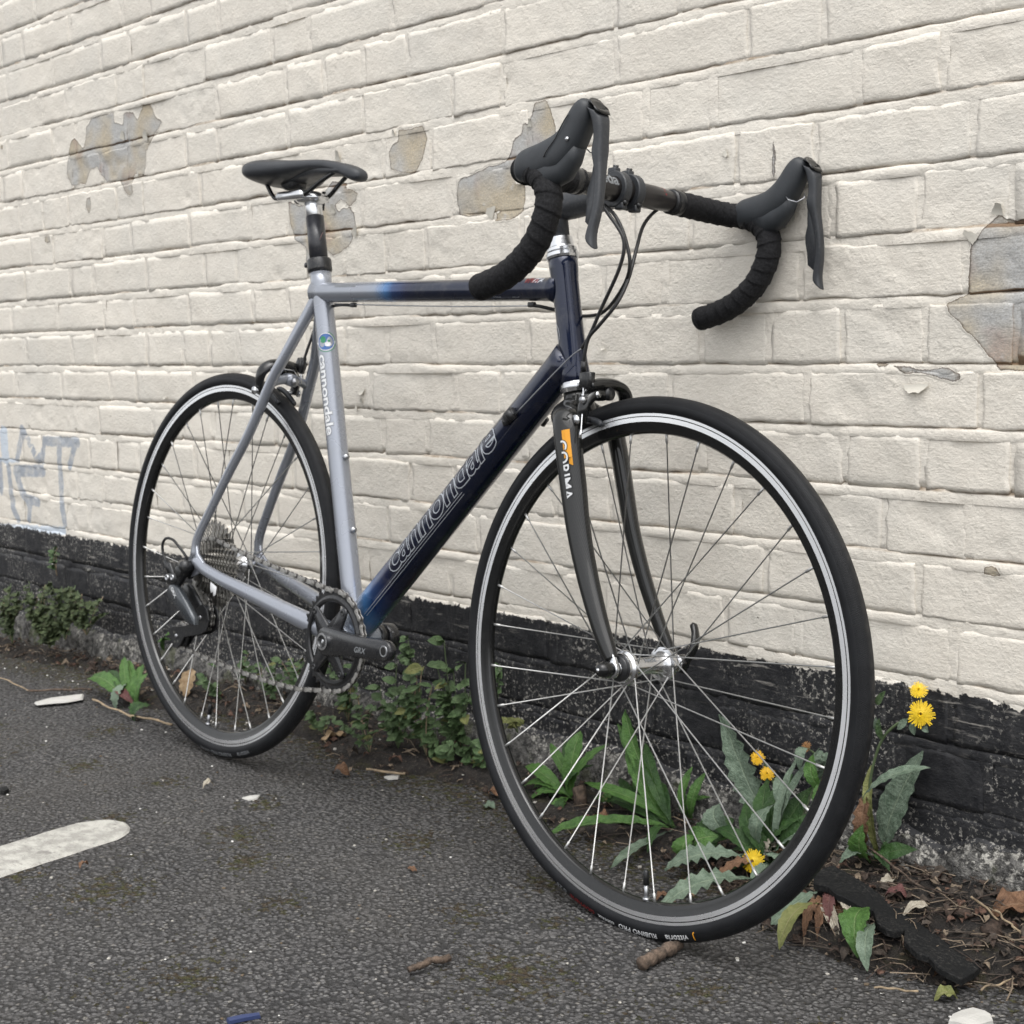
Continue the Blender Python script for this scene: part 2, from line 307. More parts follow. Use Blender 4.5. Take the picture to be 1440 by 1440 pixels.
JK = {0: [-3.453, -3.055, -2.931, -2.319, -2.084, -1.844, -1.724, -1.477, -1.236, -1.113, -.884], 1: [-3.479, -3.351, -3.22, -2.874, -2.637, -2.031, -1.902, -1.423, -1.298, -1.063, -.943],
 2: [-3.068, -2.937, -2.688, -2.465, -2.334, -2.096, -1.845, -1.255, -1.128, -.901], 3: [-3.235, -3.119, -2.877, -2.035, -1.922, -1.449, -1.338, -1.099, -.972], 4: [-3.563, -3.315, -3.078, -2.938, -2.709, -2.463, -2.342, -2.108, -1.149, -.909],
 5: [-3.494, -3.249, -3.128, -2.891, -2.74, -2.63, -2.524, -2.041, -1.911, -1.084, -.962], 6: [-3.567, -3.311, -3.069, -2.947, -2.09, -1.857, -1.741, -1.138, -.886], 7: [-3.502, -3.252, -3.13, -2.635, -2.286, -2.059, -1.934, -1.321, -1.081, -.965],
 8: [-3.438, -3.064, -2.95, -1.26, -.899], 9: [-3.501, -3.257, -3.134, -.968], 10: [-3.572, -1.279, -1.154, -.918], 11: [-.80, -.92], 12: [-1.30, -.87], 13: [-1.0], -1: [-2.2, -2.08], -2: [-2.0], -3: [-2.3, -2.18]}
HD, ST_ = .121, .241
def joints(k):
    J = sorted(JK.get(k, [])) or [-2.3 + .17 * (k % 3)]
    rr = random.Random(k * 31 + 5); out = [J[0]]
    for a, b in zip(J, J[1:]):
        g = b - a
        if g > .3:
            best = min(((abs(g - (s * ST_ + h * HD)) + .004 * abs(h - s), s, h) for s in range(1, 9) for h in range(0, 6)), key=lambda q: q[0]); seq = []
            s, h = best[1], best[2]
            while s or h:
                if h and (not s or (seq and seq[-1] == ST_ and s <= h * 2)): seq.append(HD); h -= 1
                elif s: seq.append(ST_); s -= 1
                else: seq.append(HD); h -= 1
            f = g / sum(seq); x = a
            for q in seq[:-1]: x += q * f; out.append(x)
        out.append(b)
    kind = [ST_, HD, ST_, ST_, HD]
    i = rr.randrange(5); x = out[0]
    while x > -8.3: x -= kind[i % 5]; i += 1; out.insert(0, x)
    x = out[-1]; i = rr.randrange(5)
    while x < 1.9: x += kind[i % 5]; i += 1; out.append(x)
    return out
def warp(x, z): return (fbm(x * 14, z * 14, 3, 3) - .5) * .0045
def add_attrs(me, x, z, cav, tone, foot=None):
    n = len(x)
    for nm, arr in (('peel', peel_sdf(x, z)), ('cavity', cav), ('graffiti', graf_sdf(x, z, GRAF)), ('graffiti_pale', graf_sdf(x, z, GRAF2)), ('footing', np.zeros(n) if foot is None else foot), ('tone', np.full(n, tone) if np.isscalar(tone) else tone)):
        a = me.attributes.new(nm, 'FLOAT', 'POINT'); a.data.foreach_set('value', np.asarray(arr, dtype=np.float32))
def grid_faces(nx, nz): return [(j * nx + i, j * nx + i + 1, (j + 1) * nx + i + 1, (j + 1) * nx + i) for j in range(nz - 1) for i in range(nx - 1)]
def depth_extra(x, z): return (fbm(x * 7, z * 9, 11, 3) - .5) * .004
JT = .0115
def fill(X, z): return np.clip(fbm(X * 6.5, X * 0 + z * 37.0, 19, 4) * 3.6 - 1.15, .12, 1.0)       # how far the bed joint stands open along a course
def brick_arrays(x0, x1, z0, z1, seed, step):
    ZL0 = z0
    """one brick's painted face: rounded arrises, crumbled edges, run back into the wall"""
    nx = max(6, int((x1 - x0) / step)); nz = max(6, int((z1 - z0) / step)); r = np.random.default_rng(abs(seed))
    a = np.linspace(0, 1, nx); b = np.linspace(0, 1, nz); a = .5 - .5 * np.cos(a * math.pi) * .35 - .5 * (1 - 2 * a) * .65; b = .5 - .5 * np.cos(b * math.pi) * .35 - .5 * (1 - 2 * b) * .65
    A, Bb = np.meshgrid(a, b); X = x0 + A * (x1 - x0); Zz = z0 + Bb * (z1 - z0)
    # ragged outline
    ex = (fbm(Zz * 60, X * 4 + seed, 5, 3) - .5) * .008; ez = (fbm(X * 32, Zz * 4 + seed, 9, 4) - .5) * .0085
    X = X + ex * (2 * np.abs(A - .5)) ** 4; Zz = Zz + ez * (2 * np.abs(Bb - .5)) ** 4
    dl = np.minimum(A, 1 - A) * (x1 - x0); db = Bb * (z1 - z0); dt = (1 - Bb) * (z1 - z0)
    def rd(d, R): q = np.clip(1 - d / R, 0, 1); return R * (1 - np.sqrt(np.clip(1 - q * q, 0, 1)))
    soft = np.clip(fbm(X * 11, Zz * 17, 13, 3) * 2.6 - .75, .05, 1.2)
    Y = rd(dl, .003) * .14 * soft + rd(db, .0020) * .65 * fill(X, ZL0) + rd(dt, .004) * .12 * soft
    Y += depth_extra(X, Zz) + np.clip(fbm(X * 16, Zz * 20, 63, 4) - .62, 0, 1) * .012 + r.uniform(-.0010, .0007) + (A - .5) * r.uniform(-.0016, .0016) + (Bb - .5) * r.uniform(-.0016, .0016) + (fbm(X * 40, Zz * 40, 21, 3) - .5) * .0022
    cav = np.clip(1 - db / .0030, 0, 1) * .9 * np.clip(fbm(X * 9, Zz * 4, 47, 3) * 3.2 - .9, .15, 1) + np.clip(1 - dl / .0030, 0, 1) * .22
    V = np.stack([X.ravel(), Y.ravel(), Zz.ravel()], 1); cav = cav.ravel()
    F = grid_faces(nx, nz)
    # skirt
    bi = [i for i in range(nx)] + [j * nx + nx - 1 for j in range(1, nz)] + [(nz - 1) * nx + i for i in range(nx - 2, -1, -1)] + [j * nx for j in range(nz - 2, 0, -1)]
    k0 = len(V); sk = V[bi].copy(); sk[:, 1] += .014; V = np.vstack([V, sk]); cav = np.concatenate([cav, np.ones(len(bi))])
    n = len(bi)
    for i in range(n): F.append((bi[i], k0 + i, k0 + (i + 1) % n, bi[(i + 1) % n]))
    return V, F, cav
wall = empty('brick_wall', Matrix.Translation((-2.2, 0, 0)))
tag(wall, 'old cream painted brick wall with flaking patches and a black painted foot', 'wall')
cand = []
for k in range(-17, 15):
    zt = ZL[k - 1] - JT if (k - 1) in ZL else ZL[k] + .0812 - JT; zb = ZL[k]
    if zt < -.06: continue
    J = joints(k)
    for a, b in zip(J, J[1:]):
        x0, x1 = a + .0045, b - .0045; cx, cz = (x0 + x1) / 2, (zb + zt) / 2
        d = Vector((cx, 0, cz)) - CAM; zc = d.dot(CF); px, py = 720 + FPX * d.dot(CR) / zc, 720 - FPX * d.dot(CU) / zc
        inside = -90 < px < 1560 and -60 < py < 1350
        cand.append((0 if inside else 1, -((x1 - x0) / zc), x0, x1, zb, zt, k, px))
cand.sort(); parts_ = cand[:296]; rest = cand[296:]
for n_, (io, sz, x0, x1, zb, zt, k, px) in enumerate(parts_):
    step = .0075 if px > 500 else .010
    near = peel_sdf(np.array([x0, x1, (x0 + x1) / 2, x0, x1]), np.array([zb, zb, (zb + zt) / 2, zt, zt])).max() > -.049 or (x0 < -3.2 and .25 < zb < .56)
    if near: step = .0045
    V, F, cav = brick_arrays(x0, x1, zb, zt, n_ * 7 + k * 101, step)
    c = np.array([(x0 + x1) / 2, 0, (zb + zt) / 2]); me = bpy.data.meshes.new('brick'); me.from_pydata((V - c).tolist(), [], F); me.materials.append(MW)
    me.polygons.foreach_set('use_smooth', [True] * len(me.polygons)); tone = float(np.clip(RNG.normal(.25, .35), 0, 1))
    add_attrs(me, V[:, 0], V[:, 2], cav, tone)
    o = bpy.data.objects.new('brick', me); COL.objects.link(o); setw(o, Matrix.Translation(c.tolist()), wall)
def one_mesh(name, chunks, parent, M=MW, foot=False):
    V = np.vstack([c[0] for c in chunks]); F = []; k0 = 0
    for c in chunks: F += [tuple(i + k0 for i in f) for f in c[1]]; k0 += len(c[0])
    me = bpy.data.meshes.new(name); o0 = np.array([-2.2, 0, 0]); me.from_pydata((V - o0).tolist(), [], F); me.materials.append(M)
    me.polygons.foreach_set('use_smooth', [True] * len(me.polygons)); add_attrs(me, V[:, 0], V[:, 2], np.concatenate([c[2] for c in chunks]), .2, np.concatenate([c[3] for c in chunks]) if foot else None)
    o = bpy.data.objects.new(name, me); COL.objects.link(o); setw(o, Matrix.Translation((-2.2, 0, 0)), parent); return o
o = one_mesh('outer_brickwork', [brick_arrays(x0, x1, zb, zt, i * 13 + 5, .022 if io == 0 or -4.6 < x0 < .2 else .05) for i, (io, sz, x0, x1, zb, zt, k, px) in enumerate(rest)], wall); o['kind'] = 'stuff'
mort = []
for k in range(-17, 14):
    zt, zb = ZL[k], ZL[k] - JT; xs = np.concatenate([np.arange(-8.6, -4.1, .03), np.arange(-4.1, -.1, .008), np.arange(-.1, 2.2, .03)]); t = np.array([-.25, -.02, .12, .35, .7, 1.0, 1.25]); X, Tt = np.meshgrid(xs, t); Zz = zt + (zb - zt) * Tt
    Y = np.interp(Tt, [-.25, -.02, .12, .35, .7, 1.0, 1.25], [.010, .0040, .0019, .0006, .0001, .0000, .0010]) * fill(X, zt) + depth_extra(X, Zz) + (fbm(X * 60, Zz * 60 + k, 31, 4) - .5) * .0026 + np.clip(fbm(X * 9, Zz * 3 + k, 77, 3) - .55, 0, 1) * -.012
    cav = np.interp(Tt, [-.25, -.02, .10, .26, 1.3], [1, .95, .55, .05, .0]) * np.clip(fbm(X * 8, Zz * 30, 45, 3) * 3.2 - 1.0, .12, 1) + np.clip(fbm(X * 25, Zz * 25, 41, 3) - .58, 0, 1) * .8
    mort.append((np.stack([X.ravel(), Y.ravel(), Zz.ravel()], 1), grid_faces(len(xs), 7), cav.ravel()))
    zt2 = ZL[k - 1] - JT if (k - 1) in ZL else ZL[k] + .0812 - JT
    for j, x in enumerate(joints(k)):
        hx = np.array([-.009, -.0055, -.003, 0, .003, .0055, .009]); hz = np.linspace(ZL[k] - .002, zt2 + .002, 14); X, Zz = np.meshgrid(x + hx, hz); T_ = np.meshgrid(np.abs(hx), hz)[0]
        rj = random.Random(k * 100 + j); dp = rj.choice((0, 0, .0002, .0006, .0012)); jw = rj.choice((.1, .4, 1.0))
        Y = dp + (fbm(X * 70, Zz * 70, 51, 4) - .5) * .003 + depth_extra(X, Zz) + (T_ > .008) * .0010 + .007 * (Zz < ZL[k] + .0035); cv = np.clip(1 - np.abs(T_ - .0045) / .002, 0, 1) * .33 * (fbm(X * 20, Zz * 20, 61) > .45) * jw
        mort.append((np.stack([X.ravel(), Y.ravel(), Zz.ravel()], 1), grid_faces(7, 14), cv.ravel()))
one_mesh('mortar', mort, wall)
# rough render on the footing
xs = np.concatenate([np.arange(-8.6, -4.4, .04), np.arange(-4.4, -.1, .010), np.arange(-.1, 2.2, .04)]); tz = np.linspace(0, 1, 26); X, Tt = np.meshgrid(xs, tz)
top = .104 + .020 * (fbm(xs * 3, xs * 0, 5, 4) - .5) * 2 + .018 * (fbm(xs * 14, xs * 0 + 3, 8, 4) - .5) * 2 - .035 * np.clip((-2.1 - xs) / 1.0, 0, 1)
Zz = -.09 + (top[None, :] + .09) * Tt
Y = -.020 * np.clip((1 - Tt) / .18, 0, 1) ** .7 - .012 * (1 - Tt) + (fbm(X * 24, Zz * 24, 71, 5) - .5) * .022 + .008 * (Tt > .97)
fo = np.clip((1 - Tt) * 6 + .15, 0, 1) * (.55 + .5 * (fbm(X * 7, Zz * 10, 91, 3)))
one_mesh('footing_render', [(np.stack([X.ravel(), Y.ravel(), Zz.ravel()], 1), grid_faces(len(xs), 26), np.zeros(X.size), fo.ravel())], wall, MFT, foot=True)
# curled paint flakes standing off the wall
mfl = simple('loose_paint', (.60, .57, .50), .6, bsc=200, bd=.0004)
def flake(px, py, lx, lz, curl, rot):
    lx *= .75; lz *= .6; curl *= .55
    P = at(px, py, -.002); V = []; nx, nz = 7, 6
    for j in range(nz):
        for i in range(nx):
            u, v_ = i / (nx - 1), j / (nz - 1); rag = (random.random() - .5) * .0015 if i in (0, nx - 1) or j in (0, nz - 1) else 0
            wv = (1 - .6 * v_ ** 1.5); x = (u - .5) * lx * wv + rag; z = v_ * lz + rag; V.append(Vector((x, -curl * v_ ** 1.8 - .0008, z)))
    F = grid_faces(nx, nz); F2 = [tuple(i + len(V) for i in f[::-1]) for f in F]; V2 = V + [q + Vector((0, .0005, 0)) for q in V]
    obj('paint_flake', (V2, F + F2), mfl, wall, Matrix.Translation(P) @ Matrix.Rotation(rot, 4, 'Y'), keep=True)
for a in [(172, 196, .030, .030, .004, .4), (204, 196, .030, .035, .008, .5), (475, 226, .020, .030, .010, .2), (468, 300, .018, .026, .006, .1), (497, 330, .022, .035, .008, .8), (695, 300, .03, .026, .007, -1.2), (735, 250, .028, .022, .008, -1.9), (1402, 302, .022, .022, .010, .3),
          (1372, 338, .016, .030, .006, -.9), (1288, 540, .05, .018, .010, 3.1), (1160, 210, .0, .0, .0, 0), (1018, 213, .012, .018, .006, 2.4), (508, 548, .03, .016, .007, 2.9), (500, 572, .012, .016, .006, 2.2), (508, 566, .012, .014, .005, .3), (232, 558, .02, .008, .004, 2.9), (745, 178, .012, .020, .006, .2), (553, 190, .012, .016, .006, .5), (193, 245, .014, .018, .006, 1.9), (1115, 302, .01, .014, .004, 2.8), (848, 489, .016, .006, .004, 3.1)]:
    if a[2]: flake(*a)
# ------------------------------------------------------------------ ground
def gz(x): return np.interp(x, [-60, -6, -3.8, -2.9, -2.17, -1.17, 0, 60], [-.06, -.05, -.045, .0, .0255, 0.0, 0.0, 0.0])
def gzs(x): return float(sum(gz(np.array(x + d)) for d in (-.2, -.1, 0, .1, .2)) / 5)
MOSS = [(-1.898, -.397, .05), (-1.797, -.502, .07), (-1.178, -.526, .10), (-1.70, -.55, .06), (-2.0, -.60, .05), (-1.75, -.75, .10), (-1.55, -.60, .05), (-1.35, -.45, .05), (-1.6, -.33, .07), (-1.35, -.30, .06), (-2.3, -.50, .06), (-2.1, -.45, .05), (-1.9, -.80, .06), (-1.45, -.80, .06), (-1.0, -.40, .05), (-.85, -.40, .05), (-1.25, -.38, .04), (-2.5, -.35, .06)]
def ground_material():
    m, t, p = mat('worn_asphalt'); k = N(t); P = k.pos(); moss = k.attr('moss')
    wp = k.n('VectorMath', operation='ADD'); k.l(P, wp.inputs[0]); wn = k.n('TexNoise'); k.l(P, wn.inputs['Vector']); wn.inputs['Scale'].default_value = 110; k.l(k.scalev(wn.outputs['Color'], (.006, .006, .006)), wp.inputs[1]); Q = wp.outputs[0]
    v1 = k.vor(Q, 142, 'F1'); v2 = k.vor(Q, 142, 'DISTANCE_TO_EDGE'); v3 = k.vor(Q, 290, 'F1')
    cell = k.n('SeparateColor'); k.l(v1.outputs['Color'], cell.inputs[0]); rnd = cell.outputs[0]; rnd2 = cell.outputs[1]
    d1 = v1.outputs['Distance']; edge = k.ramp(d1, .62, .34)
    present = k.ramp(rnd, .22, .34)
    c = k.mix(k.ramp(k.noise(P, 5, 5, .6), .3, .7), (.086, .084, .085), (.118, .114, .112))
    stone = k.mix(rnd2, (.105, .103, .105), (.20, .195, .19)); stone = k.mix(k.ramp(rnd, .93, .96, 0, .55), stone, (.30, .28, .25))
    f = k.math('MULTIPLY', edge, present); c = k.mix(k.math('MULTIPLY', f, k.ramp(k.noise(P, 300, 2), .3, .6, .45, 1.0)), c, stone)
    c = k.mix(k.ramp(k.math('ADD', d1, k.math('MULTIPLY', k.noise(P, 240, 2), .25)), .60, .85, 0, .75), c, (.024, .024, .024))  # gaps between stones: dark bitumen, plus crevice shade painted into the colour
    c = k.mix(k.ramp(k.noise(P, 260, 2, .5), .77, .79, 0, .6), c, (.32, .31, .29))
    c = k.mix(k.ramp(k.noise(P, 2.2, 4, .6), .40, .70, 0, .35), c, (.105, .098, .09))
    mm = k.ramp(k.math('ADD', moss, k.math('MULTIPLY', k.math('SUBTRACT', k.noise(P, 85, 3, .75), .5), 4.2)), .68, .92)
    mc = k.mix(k.ramp(k.noise(P, 60, 3), .4, .62), (.060, .043, .024), (.060, .062, .018)); c = k.mix(k.math('MULTIPLY', mm, .8), c, mc)
    k.l(c, p.inputs['Base Color']); p.inputs['Roughness'].default_value = .88; p.inputs['Specular IOR Level'].default_value = .18
    h = k.math('ADD', k.math('MULTIPLY', f, .0046), k.math('MULTIPLY', k.math('SUBTRACT', .7, d1), .0060)); h = k.math('ADD', h, k.math('MULTIPLY', k.noise(P, 330, 4, .6), .0014)); h = k.math('ADD', h, k.math('MULTIPLY', v3.outputs['Distance'], -.0012))
    h = k.math('ADD', h, k.math('MULTIPLY', mm, k.math('MULTIPLY', k.noise(P, 200, 3), .003)))
    k.l(k.bump(h, 1.0), p.inputs['Normal']); return m
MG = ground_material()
xs = np.concatenate([[-60, -40, -25, -15, -9, -6, -5], np.arange(-4.4, .3, .012), [.5, 1, 2, 4, 8, 15, 30, 60]])
ys = np.concatenate([[-60, -40, -25, -15, -9, -5, -3.2, -2.4, -2.0], np.arange(-1.5, .0, .012), [.01, .06, .5, 2, 6, 15, 30, 60]])
X, Y = np.meshgrid(xs, ys); G0 = (gz(X - .15) + gz(X) + gz(X + .15) + gz(X - .3) + gz(X + .3)) / 5
Zg = G0 + (fbm(X * 2, Y * 2, 3, 3) - .5) * .006 + (fbm(X * 30, Y * 30, 13, 3) - .5) * .0035
# keep the two tyre contact points at their height
V = np.stack([X.ravel(), Y.ravel(), Zg.ravel()], 1)
moss = np.zeros(X.size); xr, yr = X.ravel(), Y.ravel()
for mx, my, r in MOSS: moss = np.maximum(moss, np.clip(1 - np.hypot((xr - mx), (yr - my)) / (r * 1.3), 0, 1))
moss = np.maximum(moss, np.clip(1 - np.abs(yr + .12) / .16, 0, .8)); moss = np.maximum(moss, np.clip(fbm(xr * 4, yr * 4, 99, 3) - .56, 0, 1) * 2.2)
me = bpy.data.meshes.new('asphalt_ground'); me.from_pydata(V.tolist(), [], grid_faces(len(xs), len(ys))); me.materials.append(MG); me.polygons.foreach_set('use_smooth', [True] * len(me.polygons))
a_ = me.attributes.new('moss', 'FLOAT', 'POINT'); a_.data.foreach_set('value', moss.astype(np.float32))
go = bpy.data.objects.new('asphalt_ground', me); COL.objects.link(go); tag(go, 'dark grey coarse asphalt ground with patches of brown moss', kind='structure')
def gh(x, y):
    x_, y_ = np.array([x]), np.array([y]); g = (gz(x_ - .15) + gz(x_) + gz(x_ + .15) + gz(x_ - .3) + gz(x_ + .3)) / 5; return float(g[0] + (fbm(x_ * 2, y_ * 2, 3, 3)[0] - .5) * .006)
# white painted line: a worn slab of road paint with a rounded end
def paint_material():
    m, t, p = mat('road_paint'); k = N(t); P = k.pos()
    c = k.mix(k.ramp(k.noise(P, 40, 4, .65), .38, .62), (.46, .45, .41), (.30, .29, .265)); c = k.mix(k.ramp(k.noise(P, 14, 4, .7), .60, .68, 0, .7), c, (.16, .15, .14)); c = k.mix(k.ramp(k.noise(k.scalev(P, (60, 160, 60)), 1, 5, .7), .56, .66, 0, .8), c, (.24, .23, .21)); c = k.mix(k.ramp(k.noise(P, 330, 2), .60, .72, 0, .5), c, (.33, .31, .28))
    k.l(c, p.inputs['Base Color']); p.inputs['Roughness'].default_value = .6
    k.l(k.bump(k.math('ADD', k.math('MULTIPLY', k.noise(P, 190, 4), .0018), k.math('MULTIPLY', k.noise(P, 45, 4), .002)), 1.0), p.inputs['Normal']); return m
MP = paint_material()
ln = []
e0, e1 = Vector((-1.972, -.628)), Vector((-1.99, -.90)); dl_ = Vector((.085, -1.0)).normalized(); pn = Vector((1.0, .085)).normalized(); hw = .056
c0 = Vector((-1.962, -.665))
def rg(a): return (random.random() - .5) * a
out = []
for i in range(13):
    a = math.pi * i / 12; q = c0 - pn * math.cos(a) * hw - dl_ * math.sin(a) * hw * 1.15; out.append((q.x + rg(.003), q.y + rg(.003)))
for i in range(1, 60): q = c0 + pn * hw + dl_ * .02 * i; out.append((q.x + rg(.004), q.y + rg(.003)))
q = c0 + dl_ * 1.25; out += [(q.x + pn.x * hw, q.y), (q.x - pn.x * hw, q.y)]
for i in range(59, 0, -1): q = c0 - pn * hw + dl_ * .02 * i; out.append((q.x + rg(.004), q.y + rg(.003)))
bm = bmesh.new(); vb = [bm.verts.new((x, y, gh(x, y) + .0005)) for x, y in out]; inn = offset2(out, .004); vt = [bm.verts.new((x, y, gh(x, y) + .0026)) for x, y in inn]; n = len(out)
for i in range(n): bm.faces.new((vb[i], vb[(i+1) % n], vt[(i+1) % n], vt[i]))
ft = bm.faces.new(vt)
bmesh.ops.triangulate(bm, faces=[ft]); me = bpy.data.meshes.new('painted_line'); bmesh.ops.recalc_face_normals(bm, faces=bm.faces); bm.to_mesh(me); bm.free(); me.materials.append(MP)
po = bpy.data.objects.new('painted_line', me); COL.objects.link(po); tag(po, 'worn white painted bay line with a rounded end on the asphalt', kind='structure')
# soil that has gathered along the foot of the wall
EX = [-5, -4, -3.1, -2.85, -2.7, -2.55, -2.4, -2.1, -1.94, -1.8, -1.7, -1.54, -1.4, -1.2, -1.1, -1.04, -.89, -.81, -.74, -.3, .3]
EY = [-.10, -.12, -.07, -.13, -.20, -.18, -.13, -.14, -.19, -.12, -.10, -.13, -.13, -.12, -.17, -.21, -.22, -.19, -.16, -.15, -.15]
EH = [.02, .03, .03, .03, .03, .03, .03, .03, .035, .035, .03, .03, .03, .035, .045, .05, .055, .06, .065, .06, .06]
def soil_h(x, y):
    ye = np.interp(x, EX, EY) + (fbm(x * 22, y * 0 + 1, 7, 4) - .5) * .05; t = np.clip((y - ye) / (-ye + .02), -.3, 1)
    g = (gz(x - .15) + gz(x) + gz(x + .15) + gz(x - .3) + gz(x + .3)) / 5
    return g + np.where(t > 0, np.interp(x, EX, EH) * np.sqrt(np.clip(t, 0, 1)), t * .06) + (fbm(x * 28, y * 28, 15, 4) - .5) * .020 - .002
def sh_(x, y): return max(gh(x, y), float(soil_h(np.array([x]), np.array([y]))[0]))
xs = np.concatenate([np.arange(-8.6, -4.4, .03), np.arange(-4.4, -.1, .009), np.arange(-.1, 2.2, .03)]); ys = np.arange(-.30, .03, .009); X, Y = np.meshgrid(xs, ys); Zs = soil_h(X, Y)
def soil_material():
    m, t, p = mat('dry_soil'); k = N(t); P = k.pos()
    c = k.mix(k.ramp(k.noise(P, 60, 5, .7), .35, .65), (.012, .010, .009), (.036, .030, .025)); c = k.mix(k.ramp(k.noise(P, 190, 4, .7), .58, .68, 0, .8), c, (.16, .13, .10)); c = k.mix(k.ramp(k.noise(P, 26, 4), .56, .68, 0, .5), c, (.055, .05, .02))
    k.l(c, p.inputs['Base Color']); p.inputs['Roughness'].default_value = .9
    k.l(k.bump(k.math('ADD', k.math('MULTIPLY', k.noise(P, 110, 6, .7), .010), k.math('MULTIPLY', k.vor(P, 120).outputs['Distance'], -.004)), 1.0), p.inputs['Normal']); return m
MS = soil_material()
me = bpy.data.meshes.new('soil_strip'); me.from_pydata(np.stack([X.ravel(), Y.ravel(), Zs.ravel()], 1).tolist(), [], grid_faces(len(xs), len(ys))); me.materials.append(MS); me.polygons.foreach_set('use_smooth', [True] * len(me.polygons))
so = bpy.data.objects.new('soil_strip', me); COL.objects.link(so); tag(so, 'dark crumbly soil gathered along the foot of the wall', kind='structure')
# ------------------------------------------------------------------ bicycle materials
def paint_frame():
    m, t, p = mat('fade_paint'); k = N(t); G = k.attr('fade'); v = k.ob()
    s = k.n('ValToRGB'); k.l(G, s.inputs[0]); e = s.color_ramp.elements
    e[0].position = 0; e[0].color = (.31, .33, .375, 1); e[1].position = 1; e[1].color = (.003, .008, .030, 1)
    for pz, c in ((.22, (.29, .33, .40)), (.45, (.07, .20, .44)), (.60, (.016, .050, .16)), (.85, (.006, .012, .055))): q = e.new(pz); q.color = (*c, 1)
    fl = k.vor(v, 900).outputs['Distance']
    c = k.mix(k.ramp(fl, .05, .4, .07, 0), s.outputs[0], k.mix(.5, s.outputs[0], (.6, .62, .66))); c = k.mix(k.ramp(k.noise(v, 26, 4, .7), .5, .8, 0, .15), c, (.25, .24, .22))
    c = k.mix(k.ramp(k.noise(v, 150, 3), .76, .78, 0, .6), c, (.05, .05, .06))
    k.l(c, p.inputs['Base Color']); p.inputs['Metallic'].default_value = .5; p.inputs['Specular IOR Level'].default_value = .25; p.inputs['Roughness'].default_value = .33; p.inputs['Coat Weight'].default_value = .9; p.inputs['Coat Roughness'].default_value = .07
    k.l(k.ramp(k.noise(v, 12, 4), .3, .7, .22, .34), p.inputs['Roughness'])
    return m
M_FR = paint_frame()
M_AL = simple('polished_alloy', (.72, .73, .75), .22, 1.0, var=.06, bsc=300, bd=.00003)
M_AL2 = simple('dull_alloy', (.50, .51, .53), .38, 1.0, var=.1, dust=.3)
M_SP = simple('stainless_spoke', (.60, .60, .59), .5, 1.0)
M_BK = simple('black_anodised_metal', (.018, .019, .021), .34, .3, dust=.25, coat=.2)
M_GL = simple('glossy_black', (.006, .0065, .007), .20, .0, coat=.2, dust=.05)
M_PL = simple('grey_black_plastic', (.030, .033, .038), .42, .0, bsc=500, bd=.00006, dust=.15)
M_RB = simple('hood_rubber', (.030, .034, .039), .52, .0, bsc=900, bd=.00012, var=.1)
M_SD = simple('saddle_cover', (.030, .033, .038), .46, .0, bsc=700, bd=.00006, var=.1)
M_CH = simple('chain_steel', (.46, .45, .43), .36, .9, var=.3, vsc=90, dust=.4)
M_CHD = simple('chain_dark_steel', (.14, .135, .13), .42, .9, var=.3, vsc=90, dust=.3)
M_CR = simple('crank_finish', (.020, .021, .024), .27, .3, coat=.3, dust=.18)
M_CB = simple('cable_housing', (.012, .012, .013), .42)
M_WH = simple('white_print', (.72, .73, .74), .45); M_SV = simple('silver_print', (.58, .61, .66), .35, .4); M_NV = simple('navy_print', (.006, .008, .024), .25, .3, coat=.7)
M_OR = simple('orange_print', (.78, .34, .02), .45); M_RD = simple('red_print', (.16, .012, .012), .5); M_GY = simple('grey_print', (.20, .21, .22), .5)
M_BL = simple('blue_print', (.05, .13, .35), .4); M_GR = simple('green_print', (.03, .22, .10), .4)
def carbon():
    m, t, p = mat('carbon_weave'); k = N(t); v = k.ob(); s = k.n('SeparateXYZ'); k.l(v, s.inputs[0])
    a = k.math('ADD', s.outputs[2], s.outputs[0]); b = k.math('SUBTRACT', s.outputs[2], s.outputs[0])
    wa = k.math('SINE', k.math('MULTIPLY', a, 1900)); wb = k.math('SINE', k.math('MULTIPLY', b, 1900)); f = k.ramp(k.math('MULTIPLY', wa, wb), -.4, .4)
    k.l(k.mix(f, (.004, .0045, .005), (.015, .015, .014)), p.inputs['Base Color']); p.inputs['Roughness'].default_value = .4; p.inputs['Specular IOR Level'].default_value = .15; p.inputs['Coat Weight'].default_value = .8; p.inputs['Coat Roughness'].default_value = .04; return m
M_CF = carbon()
def tape():
    m, t, p = mat('cork_bar_tape'); k = N(t); v = k.ob()
    c = k.mix(k.ramp(k.noise(v, 330, 3), .35, .7), (.009, .009, .010), (.018, .018, .020)); c = k.mix(k.ramp(k.noise(v, 420, 2), .68, .74, 0, .5), c, (.07, .07, .07))
    k.l(c, p.inputs['Base Color']); p.inputs['Roughness'].default_value = .85; p.inputs['Specular IOR Level'].default_value = .3
    k.l(k.bump(k.math('ADD', k.math('MULTIPLY', k.noise(v, 240, 4, .7), .0009), k.math('MULTIPLY', k.noise(v, 60, 3), .0012)), 1.0), p.inputs['Normal']); return m
M_TP = tape()
